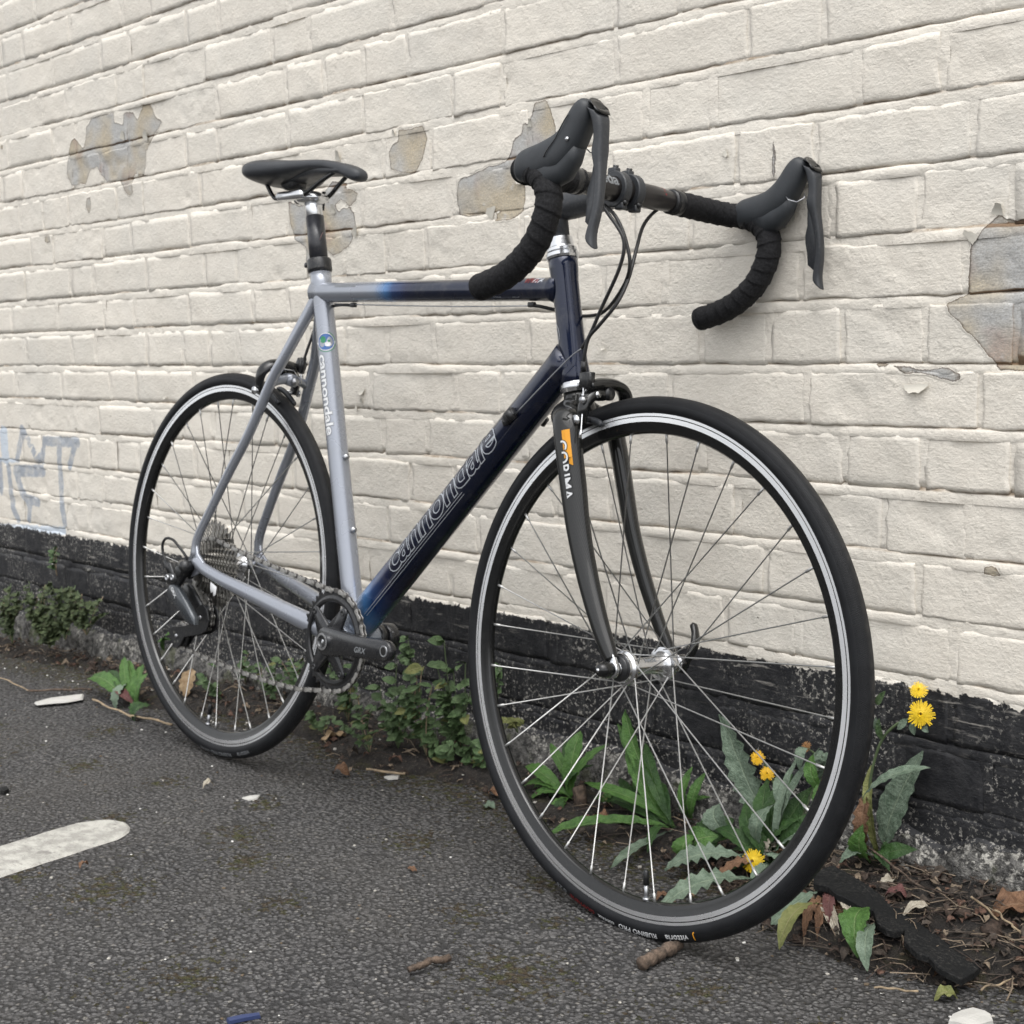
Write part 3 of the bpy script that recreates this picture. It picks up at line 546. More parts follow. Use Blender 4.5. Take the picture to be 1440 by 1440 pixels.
def tyre_material():
    m, t, p = mat('tyre_rubber'); k = N(t); uv = k.n('TexCoord').outputs['UV']; s = k.n('SeparateXYZ'); k.l(uv, s.inputs[0]); U, V_ = s.outputs[0], s.outputs[1]
    # file tread: a fine diamond grid on the shoulders
    a = k.math('SINE', k.math('MULTIPLY', k.math('ADD', k.math('MULTIPLY', U, 2.1), V_), 1550)); b = k.math('SINE', k.math('MULTIPLY', k.math('SUBTRACT', k.math('MULTIPLY', U, 2.1), V_), 1550))
    sh = k.math('ABSOLUTE', k.math('SUBTRACT', V_, .0)); zone = k.math('MULTIPLY', k.ramp(sh, .0035, .0050), k.ramp(sh, .0185, .0165))
    h = k.math('MULTIPLY', zone, k.ramp(k.math('MAXIMUM', a, b), .55, .95, 0, -.0005))
    v = k.ob(); c = k.mix(k.ramp(k.noise(v, 30, 5, .6), .3, .75), (.005, .0055, .007), (.011, .012, .014)); c = k.mix(k.math('MULTIPLY', k.ramp(sh, .006, .0), k.ramp(k.noise(v, 80, 4), .35, .7, .1, .55)), c, (.055, .052, .048))
    k.l(c, p.inputs['Base Color']); p.inputs['Roughness'].default_value = .52; p.inputs['Specular IOR Level'].default_value = .3
    k.l(k.bump(h, 1.0), p.inputs['Normal']); return m
M_TY = tyre_material()
# ------------------------------------------------------------------ bicycle
HUB0 = MB.copy()
E_ = MB @ Matrix.Translation(B(.5, -.337, 0))
bike = empty('road_bicycle', E_)
tag(bike, 'silver to navy road bicycle with drop handlebars leaning against the painted wall', 'bicycle')
def part(name, vf, m, parent=bike, M=MB, **k): return obj(name, vf, m, parent, M, **k)
def fade(o, M=MB):
    me = o.data; Mi = M.inverted() @ WM[o.name]; a = me.attributes.new('fade', 'FLOAT', 'POINT')
    a.data.foreach_set('value', [min(1, max(0, ((Mi @ v.co).x - .385 + .05 * (Mi @ v.co).z * 0) / .12)) for v in me.vertices])
BBc = (.3905, -.0766)
def tb(a, b, r0, r1, n=24, seg=28, flare=(0, 0), fl=.03):
    P = lin(a, b, n); L = (Vector(b) - Vector(a)).length; R = []
    for i in range(n):
        s = i / (n - 1) * L; r = lerp(r0, r1, i / (n - 1)); r += flare[0] * max(0, 1 - s / fl) ** 2 + flare[1] * max(0, 1 - (L - s) / fl) ** 2; R.append(r)
    return tube(P, R, seg)
frame = part('frame', join(tube([B(BBc[0], BBc[1], -.035), B(BBc[0], BBc[1], -.030), B(BBc[0], BBc[1], .030), B(BBc[0], BBc[1], .035)], [.0195, .0215, .0215, .0195], 32)), M_FR); fade(frame)
def fp(name, vf, m=M_FR): o = part(name, vf, m, frame); fade(o); return o
HT0, HT1 = B(.8035, .488), B(.8405, .326)
ax = (HT0 - HT1).normalized()
fp('head_tube', tube([HT0 + ax * .002, HT0, HT0 - ax * .012, HT0 - ax * .03, HT0.lerp(HT1, .5), HT1 + ax * .03, HT1 + ax * .012, HT1, HT1 - ax * .002], [.0185, .0200, .0196, .0180, .0178, .0182, .0198, .0202, .0185], 36))
TT = fp('top_tube', tb(B(.245, .4665), B(.806, .4500), .0158, .0158, 30, 30, (.006, .006)))
DT = fp('down_tube', tb(B(.392, -.055), B(.830, .3600), .0268, .0245, 34, 36, (.0, .001), .06))
ST = fp('seat_tube', tb(B(.389, -.0766), B(.2478, .497), .0166, .0166, 34, 30, (.006, .0015)))
for s in (1, -1):
    # stays, measured on the photograph and mirrored
    P = catmull([B(.255, .470, .003 * s), B(.240, .440, .010 * s), B(.221, .400, .021 * s), B(.201, .360, .031 * s), B(.178, .322, .038 * s), B(.134, .237, .047 * s), B(.084, .166, .053 * s), B(.040, .101, .058 * s), B(.008, .050, .0625 * s), B(.004, .018, .064 * s)], 5)
    R = [lerp(.0100, .0072, min(1, i / (len(P) * .8))) for i in range(len(P))]
    fp('seat_stay', tube(P, R, 18, r2=[r * 1.12 for r in R]))
    P = catmull([B(.006, .010, .064 * s), B(.030, .000, .064 * s), B(.085, -.014, .060 * s), B(.16, -.0285, .053 * s), B(.23, -.0425, .046 * s), B(.30, -.057, .037 * s), B(.355, -.068, .028 * s), B(.39, -.0755, .020 * s)], 5)
    R = [lerp(.0092, .0165, min(1, (i / (len(P) * .75)) ** 1.2)) for i in range(len(P))]
    fp('chain_stay', tube(P, R, 20, up=(0, 0, 1), r2=[r * .82 for r in R]))
    ol = [(-.016, -.014), (-.004, -.020), (.012, -.015), (.026, -.008), (.040, -.006), (.034, .010), (.016, .022), (.010, .040), (-.004, .042), (-.008, .020), (-.014, .010)]
    fp('dropout', plate(ol, .0610 * s, .0670 * s, .001))
fp('brake_bridge', join(tube(catmull([B(.172, .318, -.036), B(.174, .324, -.020), B(.176, .326, 0), B(.174, .324, .020), B(.172, .318, .036)], 5), .0075, 14), tube([B(.186, .3235, 0), B(.164, .328, 0)], .0105, 18)))
fp('top_eyelet', cyl(B(.262, .447, .004), B(.252, .447, .004), .004))
for u, v in ((.3515, .0885), (.3235, .2015)):
    d_ = B(.9705, .2413).normalized(); o_ = B(u, v) + d_ * .004
    part('bottle_bolt', join(cyl(o_ + d_ * .010, o_ + d_ * .0165, .0046, 12), cyl(o_ + d_ * .0165, o_ + d_ * .0175, .0030, 12)), M_AL2, frame)
# seat post, collar
sax = (B(.2478, .497) - B(.389, -.0766)).normalized(); c0_ = B(.2468, .500)
part('seat_collar', join(tube([c0_ - sax * .001, c0_, c0_ + sax * .003, c0_ + sax * .018, c0_ + sax * .020, c0_ + sax * .021], [.0178, .0195, .0200, .0200, .0190, .0160], 30), cyl(c0_ + sax * .011 + B(-.022, 0, -.012), c0_ + sax * .011 + B(-.022, 0, .012), .0042)), M_BK)
post = part('seatpost', tube([c0_ + sax * .01, c0_ + sax * .0920], .0148, 28), simple('black_sleeve', (.016, .017, .022), .38, coat=.2, dust=.12))
top_ = c0_ + sax * .125
part('post_head', join(tube([c0_ + sax * .0918, c0_ + sax * .093, c0_ + sax * .107, c0_ + sax * .116], [.0128, .0136, .0136, .0150], 26), tube([B(.188, .6180), B(.200, .6190), B(.225, .6200), B(.242, .6190)], [.006, .0105, .0110, .006], 20, r2=[.014, .021, .021, .014])), M_AL, post)
for s in (1, -1): part('rail_clamp', plate([(.150, .624), (.156, .6165), (.222, .6165), (.226, .622), (.222, .630), (.156, .631)], .030 * s, .014 * s, .0025), M_AL, post)
part('clamp_bolt', cyl(B(.216, .634, -.022), B(.214, .604, -.022), .0032), M_BK, post)
part('post_print', plate([(.2645, .553), (.2700, .560), (.2660, .5545), (.2625, .548)], .0140, .0150, .0003), simple('pink_print', (.5, .3, .3), .5), post)
# saddle
secs = [(.084, .030, .683, .672), (.087, .050, .687, .664), (.095, .062, .6905, .656), (.110, .069, .6925, .650), (.130, .070, .6925, .648), (.150, .065, .6905, .650), (.172, .055, .6880, .653), (.195, .043, .6862, .658), (.220, .032, .6850, .662), (.245, .0255, .6838, .664), (.270, .0225, .6805, .662), (.295, .0205, .6755, .655), (.320, .0190, .6690, .645), (.338, .0170, .6625, .638), (.347, .0130, .6580, .640), (.351, .006, .6520, .645)]
V, F = [], []; ns = 28
for u, hw_, tp, bt in [(a, b, c - .005, d - .004) for a, b, c, d in secs]:
    for k in range(ns):
        a = 2 * math.pi * k / ns; ca, sa = math.cos(a), math.sin(a)
        x = math.copysign(abs(ca) ** .75, ca) * hw_
        if sa >= 0: z = lerp(bt, tp, .45) + (tp - lerp(bt, tp, .45)) * sa ** .8 - .0035 * max(0, 1 - (x / max(hw_ * .35, .001)) ** 2) * (.12 < u < .30)
        else: z = lerp(bt, tp, .45) - (lerp(bt, tp, .45) - bt) * abs(sa) ** .6 - .0; x *= (1 - .25 * abs(sa) ** 2)
        V.append(B(u, z, x))
for i in range(len(secs) - 1):
    for k in range(ns): F.append((i * ns + k, i * ns + (k + 1) % ns, (i + 1) * ns + (k + 1) % ns, (i + 1) * ns + k))
F.append(tuple(range(ns))[::-1]); F.append(tuple((len(secs) - 1) * ns + k for k in range(ns)))
saddle = part('saddle', (V, F), M_SD)
sm = saddle.modifiers.new('sub', 'SUBSURF'); sm.levels = sm.render_levels = 1
for s in (1, -1):
    part('saddle_rail', tube(catmull([B(.112, .662, .030 * s), B(.122, .645, .026 * s), B(.134, .628, .0225 * s), B(.150, .622, .022 * s), B(.205, .6215, .022 * s), B(.232, .6255, .0215 * s), B(.262, .640, .018 * s), B(.300, .656, .012 * s)], 6), .0036, 12), M_GL, saddle)
part('saddle_shell', plate([(.16, .655), (.24, .668), (.30, .662), (.318, .652), (.30, .650), (.24, .655), (.17, .648)], -.02, .02, .003), M_PL, saddle)
part('rear_shell_block', plate([(.14, .655), (.146, .640), (.160, .636), (.176, .641), (.180, .655)], -.016, .016, .003), M_BK, saddle)
# headset
hs = part('headset', join(*[tube([HT0 + ax * a, HT0 + ax * b], [ra, rb], 34) for a, b, ra, rb in ((.001, .004, .0210, .0222), (.004, .0085, .0222, .0222), (.0085, .0100, .0222, .0195), (.0100, .0112, .0185, .0185), (.0112, .0150, .0205, .0205), (.0150, .0180, .0205, .0165), (.018, .030, .0165, .0160), (.030, .0315, .0160, .0140))]), M_AL, ang=40)
part('lower_headset', join(*[tube([HT1 - ax * a, HT1 - ax * b], [ra, rb], 34) for a, b, ra, rb in ((.001, .004, .0205, .0220), (.004, .008, .0220, .0220), (.008, .0095, .0185, .0185), (.0095, .0140, .0225, .0205))]), M_AL, hs, ang=40)
# head badge: rings
def on_tube(vf2, A, Bp, r, s0, a0, flip=1, sc=1.0, rot=0.0, lift=.0003, along=1):
    """flat verts (x along the tube, y round it) wrapped on the tube A-Bp at angle a0 from the side"""
    T = (Bp - A).normalized(); side = B(0, 0, 1); side = (side - T * side.dot(T)).normalized(); up = T.cross(side) * flip
    V = []
    for p in vf2[0]:
        x, y = p[0] * sc, p[1] * sc
        if rot: x, y = x * math.cos(rot) - y * math.sin(rot), x * math.sin(rot) + y * math.cos(rot)
        rr_ = r(s0 + x) if callable(r) else r; a = a0 + y / rr_; V.append(A + T * (s0 + x * along) + (side * math.cos(a) + up * math.sin(a)) * (rr_ + lift))
    return V, vf2[1]
def ring2(r, wd, n=40, a0=0, a1=2 * math.pi):
    V = []; F = []
    for k in range(n + 1):
        a = a0 + (a1 - a0) * k / n; V += [(math.cos(a) * (r - wd / 2), math.sin(a) * (r - wd / 2)), (math.cos(a) * (r + wd / 2), math.sin(a) * (r + wd / 2))]
    for k in range(n): F.append((2 * k, 2 * k + 1, 2 * k + 3, 2 * k + 2))
    return V, F
def text2(s, size, offset=0.0, shear=0.0, space=1.0, cut=.002, sx=1.0):
    """text as flat faces, cut finely enough to be wrapped"""
    c = bpy.data.curves.new('t', 'FONT'); c.body = s; c.size = size; c.offset = offset; c.shear = shear; c.space_character = space; c.resolution_u = 4
    o = bpy.data.objects.new('t', c); COL.objects.link(o); dg = bpy.context.evaluated_depsgraph_get(); me = bpy.data.meshes.new_from_object(o.evaluated_get(dg))
    bm = bmesh.new(); bm.from_mesh(me); bmesh.ops.scale(bm, vec=(sx, 1, 1), verts=bm.verts)
    ys_ = [v.co.y for v in bm.verts]; y0, y1 = min(ys_), max(ys_); y = y0 + cut
    while y < y1:
        bmesh.ops.bisect_plane(bm, geom=bm.verts[:] + bm.edges[:] + bm.faces[:], plane_co=(0, y, 0), plane_no=(0, 1, 0)); y += cut
    V = [(v.co.x, v.co.y) for v in bm.verts]; F = [tuple(x.index for x in f.verts) for f in bm.faces]; bm.free()
    bpy.data.objects.remove(o); bpy.data.curves.remove(c); bpy.data.meshes.remove(me)
    xm = max(v[0] for v in V); return (V, F), xm
DA, DB = B(.392, -.055), B(.826, .3560); LD = (DB - DA).length
def rdt(s): return lerp(.0268, .0250, s / LD)
(tx, W_) = text2('cannondale', .0565, .0018, .0, .92, .003, 1.0); k_ = .300 / W_
t1 = ([(x * k_, y) for x, y in tx[0]], tx[1]); (tx2, _) = text2('cannondale', .0565, .0005, .0, .92, .003, 1.0); t2 = ([(x * k_, y) for x, y in tx2[0]], tx2[1])
sl = .012
def sk(vf): return [(x + y * .32, y - .012) for x, y in vf[0]], vf[1]
part('lettering', on_tube(sk(t1), DA, DB, rdt, .142, .10, -1, lift=.00035), M_SV, frame, smooth=False)
part('lettering', on_tube(sk(t2), DA, DB, rdt, .142, .10, -1, lift=.00060), M_NV, frame, smooth=False)
for yy in (-.017, -.021):
    part('pin_stripe', on_tube(([(x, y) for x in np.linspace(.05, .34, 30) for y in (yy, yy + .0007)], [(2*i, 2*i+1, 2*i+3, 2*i+2) for i in range(29)]), DA, DB, rdt, 0, .10, -1, lift=.0003), M_SV, frame, smooth=False)
SA, SB = B(.389, -.0766), B(.2478, .497); LS = (SB - SA).length
(tx, W_) = text2('cannondale', .0200, .0010, 0, .95, .002); k_ = .132 / W_; ta = ([(x * k_, y - .007) for x, y in tx[0]], tx[1]); (tx, _) = text2('cannondale', .0200, .0004, 0, .95, .002); tb_ = ([(x * k_, y - .007) for x, y in tx[0]], tx[1])
part('lettering', on_tube(ta, SA, SB, .0166, LS - .136, .32, 1, lift=.0003, along=-1), M_GY, frame, smooth=False)
part('lettering', on_tube(tb_, SA, SB, .0166, LS - .136, .32, 1, lift=.0005, along=-1), M_WH, frame, smooth=False)
# round globe emblem above it
def blob2(cx, cy, rx, ry, n=20): return [(cx + rx * math.cos(2 * math.pi * k / n) * (1 + .25 * math.sin(3.1 * k)), cy + ry * math.sin(2 * math.pi * k / n) * (1 + .25 * math.cos(2.3 * k))) for k in range(n)], [tuple(range(n))]
def disc2(r, n=28): return [(0, 0)] + [(r * math.cos(2 * math.pi * k / n), r * math.sin(2 * math.pi * k / n)) for k in range(n)], [(0, k + 1, (k + 1) % n + 1) for k in range(n)]
se = LS - .117; ea = .80
for vf_, m_, lf in ((disc2(.0130), M_BL, .0003), (ring2(.0140, .0008), M_WH, .0004), (ring2(.0160, .0010, 40, .3, 4.2), M_GR, .0004), (blob2(.004, -.004, .0055, .0045), M_GR, .0005), (blob2(-.004, .003, .004, .005), M_WH, .0005), (([(-.0016, -.016), (-.0016, .016), (.0016, .016), (.0016, -.016)], [(0, 1, 2, 3)]), M_WH, .0007), (blob2(.001, .005, .002, .002), M_GR, .0006)):
    part('emblem', on_tube(vf_, SA, SB, .0166, se, ea, 1, lift=lf), m_, frame, smooth=False)
(tx, W_) = text2('ENVIRONMENT', .0048, 0, 0, 1.0, .002); 
HA, HB = HT1, HT0; LH = (HB - HA).length
for r_, wd_ in ((.0185, .0011), (.0135, .0010), (.0120, .0006), (.0080, .0009), (.0055, .0009)): part('head_badge', on_tube(ring2(r_, wd_, 40, .5, 5.8), HA, HB, .0180, LH * .40, -1.25, 1, lift=.0004), M_SV, frame, smooth=False)
TA, TB_ = B(.245, .4665), B(.806, .4500)
for (x0, y0, x1, y1) in ((.437, -.012, .453, -.0115), (.437, -.012, .4375, .004), (.476, -.0125, .49, -.012)): part('top_tube_print', on_tube(([(x0, y0), (x1, y0), (x1, y1), (x0, y1)], [(0, 1, 2, 3)]), TA, TB_, .0159, 0, 0, -1, lift=.0003), M_SV, frame, smooth=False)
for s_, m_ in (('VIVA', M_RD), ('ITA', M_SV)):
    (tx, W_) = text2(s_, .013, .0004, .3, 1.0, .002); part('top_tube_print', on_tube(tx, TA, TB_, .0159, .498 if m_ is M_RD else .515, .50, -1, lift=.0003), m_, frame, smooth=False)
(tx, W_) = text2('HANDMADE IN USA', .0060, .0002, .2, 1.0, .002); part('top_tube_print', on_tube(tx, TA, TB_, .0159, .062, .45, -1, lift=.0003), M_GY, frame, smooth=False)
# ------------------------------------------------------------------ wheels
def wheel(name, M, lab, rear):
    wh = empty(name, M, bike); wh['label'] = lab
    R0, r0 = .3235, .0134; pr = []; uvv = []
    for k in range(27):
        a = math.radians(-128 + 256 * k / 26); pr.append((R0 + r0 * math.cos(a), r0 * math.sin(a) * .97)); uvv.append(r0 * a)
    seg = 160; vf = lathe(pr, seg, a1=2 * math.pi - 1e-5); uv = [((k / seg) * 2.0, uvv[j]) for k in range(seg + 1) for j in range(27)]
    # seamless enough: 2 UV units per turn on both ends
    part('tyre', vf, M_TY, wh, M, uv=uv)
    W = .0096
    prof = [(.3140, -W + .001), (.3168, -W + .0006), (.3172, -W), (.3118, -W), (.3113, -W + .0007), (.3106, -W), (.3048, -W), (.3036, -W + .0008), (.2975, -.0080), (.2925, -.0058), (.2905, -.0030), (.2900, 0)]
    prof = prof + [(r, -w_) for r, w_ in prof[-2::-1]]; n = len(prof); seg = 144; vf = lathe(prof, seg)
    mi = []
    for k in range(seg):
        for j in range(n - 1):
            jj = min(j, n - 2 - j); mi.append(0 if jj in (1, 2, 5) else 1)
    part('rim', vf, [M_RIM, M_GL], wh, M, mi=mi, ang=30)
    # spokes, three cross
    NS = 32; rf = .0235 if rear else .0190; wR = .020 if rear else .034; wL = .036 if rear else .034
    ph = math.radians(0 if rear else 3)
    base = tube([Vector((0, 0, 0)), Vector((0, 0, .955)), Vector((0, 0, .957)), Vector((0, 0, .998)), Vector((0, 0, 1.0))], [.00088, .00088, .0018, .0018, .0012], 8)
    me = None
    for i in range(NS):
        side = 1 if i % 2 == 0 else -1; lead = 1 if (i // 2) % 2 == 0 else -1
        ar = 2 * math.pi * (i + .5) / NS + ph; ah = ar + lead * math.radians(66); wo = (wR if side > 0 else wL) * side + lead * .0016
        a = Vector((rf * math.cos(ah), -wo, rf * math.sin(ah))); b = Vector((.2915 * math.cos(ar), -side * .0015, .2915 * math.sin(ar)))
        L = (b - a).length; q = (b - a).to_track_quat('Z', 'Y').to_matrix().to_4x4()
        if me is None:
            me = bpy.data.meshes.new('spoke'); me.from_pydata([tuple(v) for v in base[0]], [], base[1]); me.materials.append(M_SP); me.polygons.foreach_set('use_smooth', [True] * len(me.polygons))
        o = bpy.data.objects.new('spoke', me); COL.objects.link(o); setw(o, M @ Matrix.Translation(a) @ q @ Matrix.Diagonal((1, 1, L, 1)), wh)
    def rev(p, sg=36): return lathe(p, sg)
    if rear: prof = [(.0, -.062), (.009, -.062), (.009, -.046), (.018, -.044), (.022, -.038), (.0262, -.0375), (.0262, -.0345), (.018, -.033), (.0125, -.024), (.0115, -.005), (.013, .010), (.020, .0175), (.0268, .018), (.0268, .0215), (.018, .023), (.0165, .054), (.009, .056), (.009, .062), (0, .062)]
    else: prof = [(0, -.050), (.0085, -.050), (.0110, -.0435), (.0180, -.0430), (.0185, -.0395), (.0215, -.0365), (.0220, -.0325), (.0170, -.0315), (.0120, -.025), (.0105, -.012), (.0105, .012), (.0120, .025), (.0170, .0315), (.0220, .0325), (.0215, .0365), (.0185, .0395), (.0180, .0430), (.0110, .0435), (.0085, .050), (0, .050)]
    part('hub', rev(prof), M_AL, wh, M, ang=35)
    if not rear:
        for sg_ in (1, -1): part('hub_seal', rev([(r_, w__ * sg_) for r_, w__ in ((.0120, .0425), (.0160, .0432), (.0165, .0455), (.0150, .0478), (.0090, .0490))]), M_BK, wh, M)
        (tx, W_) = text2('SORA', .0075, .0003, .2, 1.1, .002); A_ = Vector((0, .012, 0)); V = []
        for x, y in tx[0]: a = math.radians(38) + y / .0108; V.append(Vector((-math.cos(a) * -.0109, .014 - x, math.sin(a) * .0109)))
        part('hub_print', (V, tx[1]), M_GY, wh, M, smooth=False)
    # valve
    va = math.radians(-84.5 if not rear else -90); d = Vector((math.cos(va), 0, math.sin(va)))
    part('valve', join(cyl(d * .291, d * .270, .0030, 12), cyl(d * .291, d * .288, .0048, 10)), M_AL2, wh, M); part('valve_cap', tube([d * .272, d * .256, d * .253], [.0040, .0037, .002], 12), M_BK, wh, M)
    return wh
def rim_metal():
    m, t, p = mat('brushed_brake_track'); k = N(t); v = k.ob(); p.inputs['Metallic'].default_value = .85; p.inputs['Anisotropic'].default_value = .85; tg = k.n('Tangent'); tg.direction_type = 'RADIAL'; tg.axis = 'Y'; k.l(tg.outputs[0], p.inputs['Tangent']); k.val((.90, .91, .93), p.inputs['Base Color'])
    k.l(k.ramp(k.noise(v, 18, 4),   .3, .7, .25, .30), p.inputs['Roughness']); return m
M_RIM = rim_metal()
FW = wheel('front_wheel', MF, 'black tyred front wheel with silver brake track', False)
RW = wheel('rear_wheel', MB @ Matrix.Rotation(.12, 4, 'Y'), 'black tyred rear wheel with silver brake track', True)
# print on the tyre walls
def tyre_text(s, size, ang, wh, M, m_, rr_=.3243, inner=True):
    (tx, W_) = text2(s, size, .00015, .15, 1.05, .002); V = []
    for x, y in tx[0]:
        a = math.radians(ang) - x / rr_          # read from inside the wheel, near the ground upside down
        th = math.radians(62) + (y - size * .35) / .0136 * -1; r = .3235 + .0137 * math.cos(th); V.append(Vector((r * math.cos(a), -.0137 * math.sin(th) * .97 - .0001, r * math.sin(a))))
    part('tyre_print', (V, [f[::-1] for f in tx[1]]), m_, wh, M, smooth=False)
tyre_text('vittoria', .0120, -70.5, FW, MF, M_WH); tyre_text('J', .0120, -68.6, FW, MF, M_OR); tyre_text('RUBINO PRO', .0105, -79.5, FW, MF, M_WH); tyre_text('CONTROL', .0058, -92.3, FW, MF, M_WH); tyre_text('GRAPHENE', .0090, -98.5, FW, MF, M_RD); tyre_text('G 2.0', .0085, -108, FW, MF, M_GY)
MRW = WM[RW.name]
tyre_text('vittoria', .0120, -62, RW, MRW, M_GY); tyre_text('RUBINO PRO', .0105, -72.0, RW, MRW, M_GY); tyre_text('CONTROL', .0058, -84.5, RW, MRW, M_GY)
# front quick release
qr = part('quick_release', join(tube([B(0, 0, .0505), B(0, 0, .056)], .0082, 18), tube([B(0, 0, .061), B(0, 0, .064), B(0, 0, .071), B(0, 0, .078), B(0, 0, .081)], [.0075, .0108, .0100, .0078, .0050], 20)), M_GL, M=MF)
part('skewer_tip', tube([B(0, 0, .080), B(0, 0, .0825)], [.0030, .0022], 10), M_AL, qr, MF)
part('lever_boss', tube([B(0, 0, -.060), B(0, 0, -.064), B(0, 0, -.074), B(0, 0, -.077)], [.008, .0105, .0105, .007], 18), M_GL, qr, MF)
part('release_lever', tube(catmull([B(.002, -.012, -.070), B(.006, .000, -.071), B(.012, .014, -.074), B(.013, .028, -.079), B(.006, .042, -.085), B(-.001, .050, -.088)], 5), [.0045] * 10 + [.005] * 8 + [.0048] * 6 + [.003, .0015], 12, r2=[.006] * 10 + [.0075] * 8 + [.0065] * 6 + [.004, .002]), M_GL, qr, MF)
qr2 = part('rear_quick_release', join(tube([B(0, 0, .0672), B(0, 0, .070), B(0, 0, .079), B(0, 0, .082)], [.0075, .0098, .0088, .006], 18), tube([B(0, 0, -.0672), B(0, 0, -.080)], [.0105, .0095], 18)), M_BK)
part('release_lever', tube(catmull([B(.0, .0, -.078), B(-.02, -.006, -.082), B(-.05, -.02, -.088)], 5), .0045, 10), M_BK, qr2)
# ------------------------------------------------------------------ fork (steered axes)
cr_ = (MFi @ (MB @ (HT1 - ax * .0145))); axf = (MFi.to_3x3() @ (MB.to_3x3() @ ax)).normalized()
crown = [cr_ + axf * .002, cr_ - axf * .010, cr_ - axf * .022]
fork = part('fork', join(tube([cr_ + axf * .001, cr_ - axf * .006, cr_ - axf * .020, cr_ - axf * .034, cr_ - axf * .046], [.0185, .0175, .0200, .0215, .012], 26, up=(1, 0, 0), r2=[.0185, .0190, .0260, .0300, .024])), M_CF, M=MF)
for s in (1, -1):
    top = cr_ - axf * .022
    P = [top + Vector((.000, -.010 * s, .004)), top + Vector((.002, -.026 * s, -.006)), B(-.1225, .3010, .0405 * s), B(-.1120, .2720, .0450 * s), B(-.0955, .2150, .0470 * s), B(-.0810, .1650, .0485 * s), B(-.0590, .1100, .0505 * s), B(-.0330, .0580, .0525 * s), B(-.0120, .0230, .0535 * s), B(-.0040, .0110, .0540 * s)]
    P = catmull(P, 6); n = len(P); R = [float(np.interp(i / (n - 1), [0, .12, .25, .45, .7, .9, 1], [.014, .019, .0185, .0172, .0135, .0100, .0085])) for i in range(n)]; R2 = [float(np.interp(i / (n - 1), [0, .12, .25, .45, .7, .9, 1], [.014, .0150, .0125, .0115, .0098, .0080, .0070])) for i in range(n)]
    part('fork_blade', tube(P, R, 22, up=(1, 0, 0), r2=R2), M_CF, fork, MF)
    part('fork_dropout', join(plate(hull2(((-.006, .012, .0085), (-.001, -.001, .0110))), .0510 * s, .0575 * s, .001), lathe([(.0055, .0576 * s), (.0115, .0576 * s), (.0115, .0596 * s), (.0055, .0596 * s)])), M_AL, fork, MF)
    if s == 1: BL = P
# maker's panel on the right blade
def blade_print(vf2, u0, m_, name, lift):
    V = []
    cum = [0]
    for a, b in zip(BL, BL[1:]): cum.append(cum[-1] + (b - a).length)
    for x, y in vf2[0]:
        s = u0 + x; i = max(0, min(len(BL) - 2, int(np.searchsorted(cum, s)) - 1)); t = (s - cum[i]) / (cum[i+1] - cum[i]); c = BL[i].lerp(BL[i+1], t); T = (BL[i+1] - BL[i]).normalized(); f_ = (i + t) / (len(BL) - 1)
        r1 = float(np.interp(f_, [0, .12, .25, .45, .7, .9, 1], [.014, .019, .0185, .0172, .0135, .0100, .0085])); r2_ = float(np.interp(f_, [0, .12, .25, .45, .7, .9, 1], [.014, .0150, .0125, .0115, .0098, .0080, .0070]))
        nn = Vector((1, 0, 0)); nn = (nn - T * nn.dot(T)).normalized(); sd_ = Vector((0, -1, 0)); sd_ = (sd_ - T * sd_.dot(T)).normalized()
        a = y / .0145 + .15; V.append(c + nn * (math.sin(a) * (r1 + lift)) + sd_ * (math.cos(a) * (r2_ + lift)))
    part(name, (V, vf2[1]), m_, fork, MF, smooth=False)
def quadgrid(x0, x1, fy0, fy1, nx=24, ny=5):
    V = []; F = []
    for i in range(nx):
        x = lerp(x0, x1, i / (nx - 1)); a, b = fy0(x), fy1(x)
        for j in range(ny): V.append((x, lerp(a, b, j / (ny - 1))))
    for i in range(nx - 1):
        for j in range(ny - 1): F.append((i * ny + j, i * ny + j + 1, (i + 1) * ny + j + 1, (i + 1) * ny + j))
    return V, F
U0 = .066
blade_print(quadgrid(0, .036, lambda x: -.0120, lambda x: .0095), U0, M_OR, 'fork_panel', .0006); blade_print(quadgrid(.036, .085, lambda x: -.0120, lambda x: -.0075 - .08 * (x - .036)), U0, M_OR, 'fork_panel', .0006)
blade_print(([(.036, -.0075), (.036, .0095), (.047, .0095)], [(0, 1, 2)]), U0, M_OR, 'fork_panel', .0004)
for of, m_, lf in ((.0009, M_BK, .0010), (.0002, M_WH, .0014)):
    (tx, W_) = text2('CORIMA', .0165, of, 0, 1.0, .002); k_ = .078 / W_; blade_print(([(x * k_ + .012, y - .0070) for x, y in tx[0]], tx[1]), U0, m_, 'fork_lettering', lf)
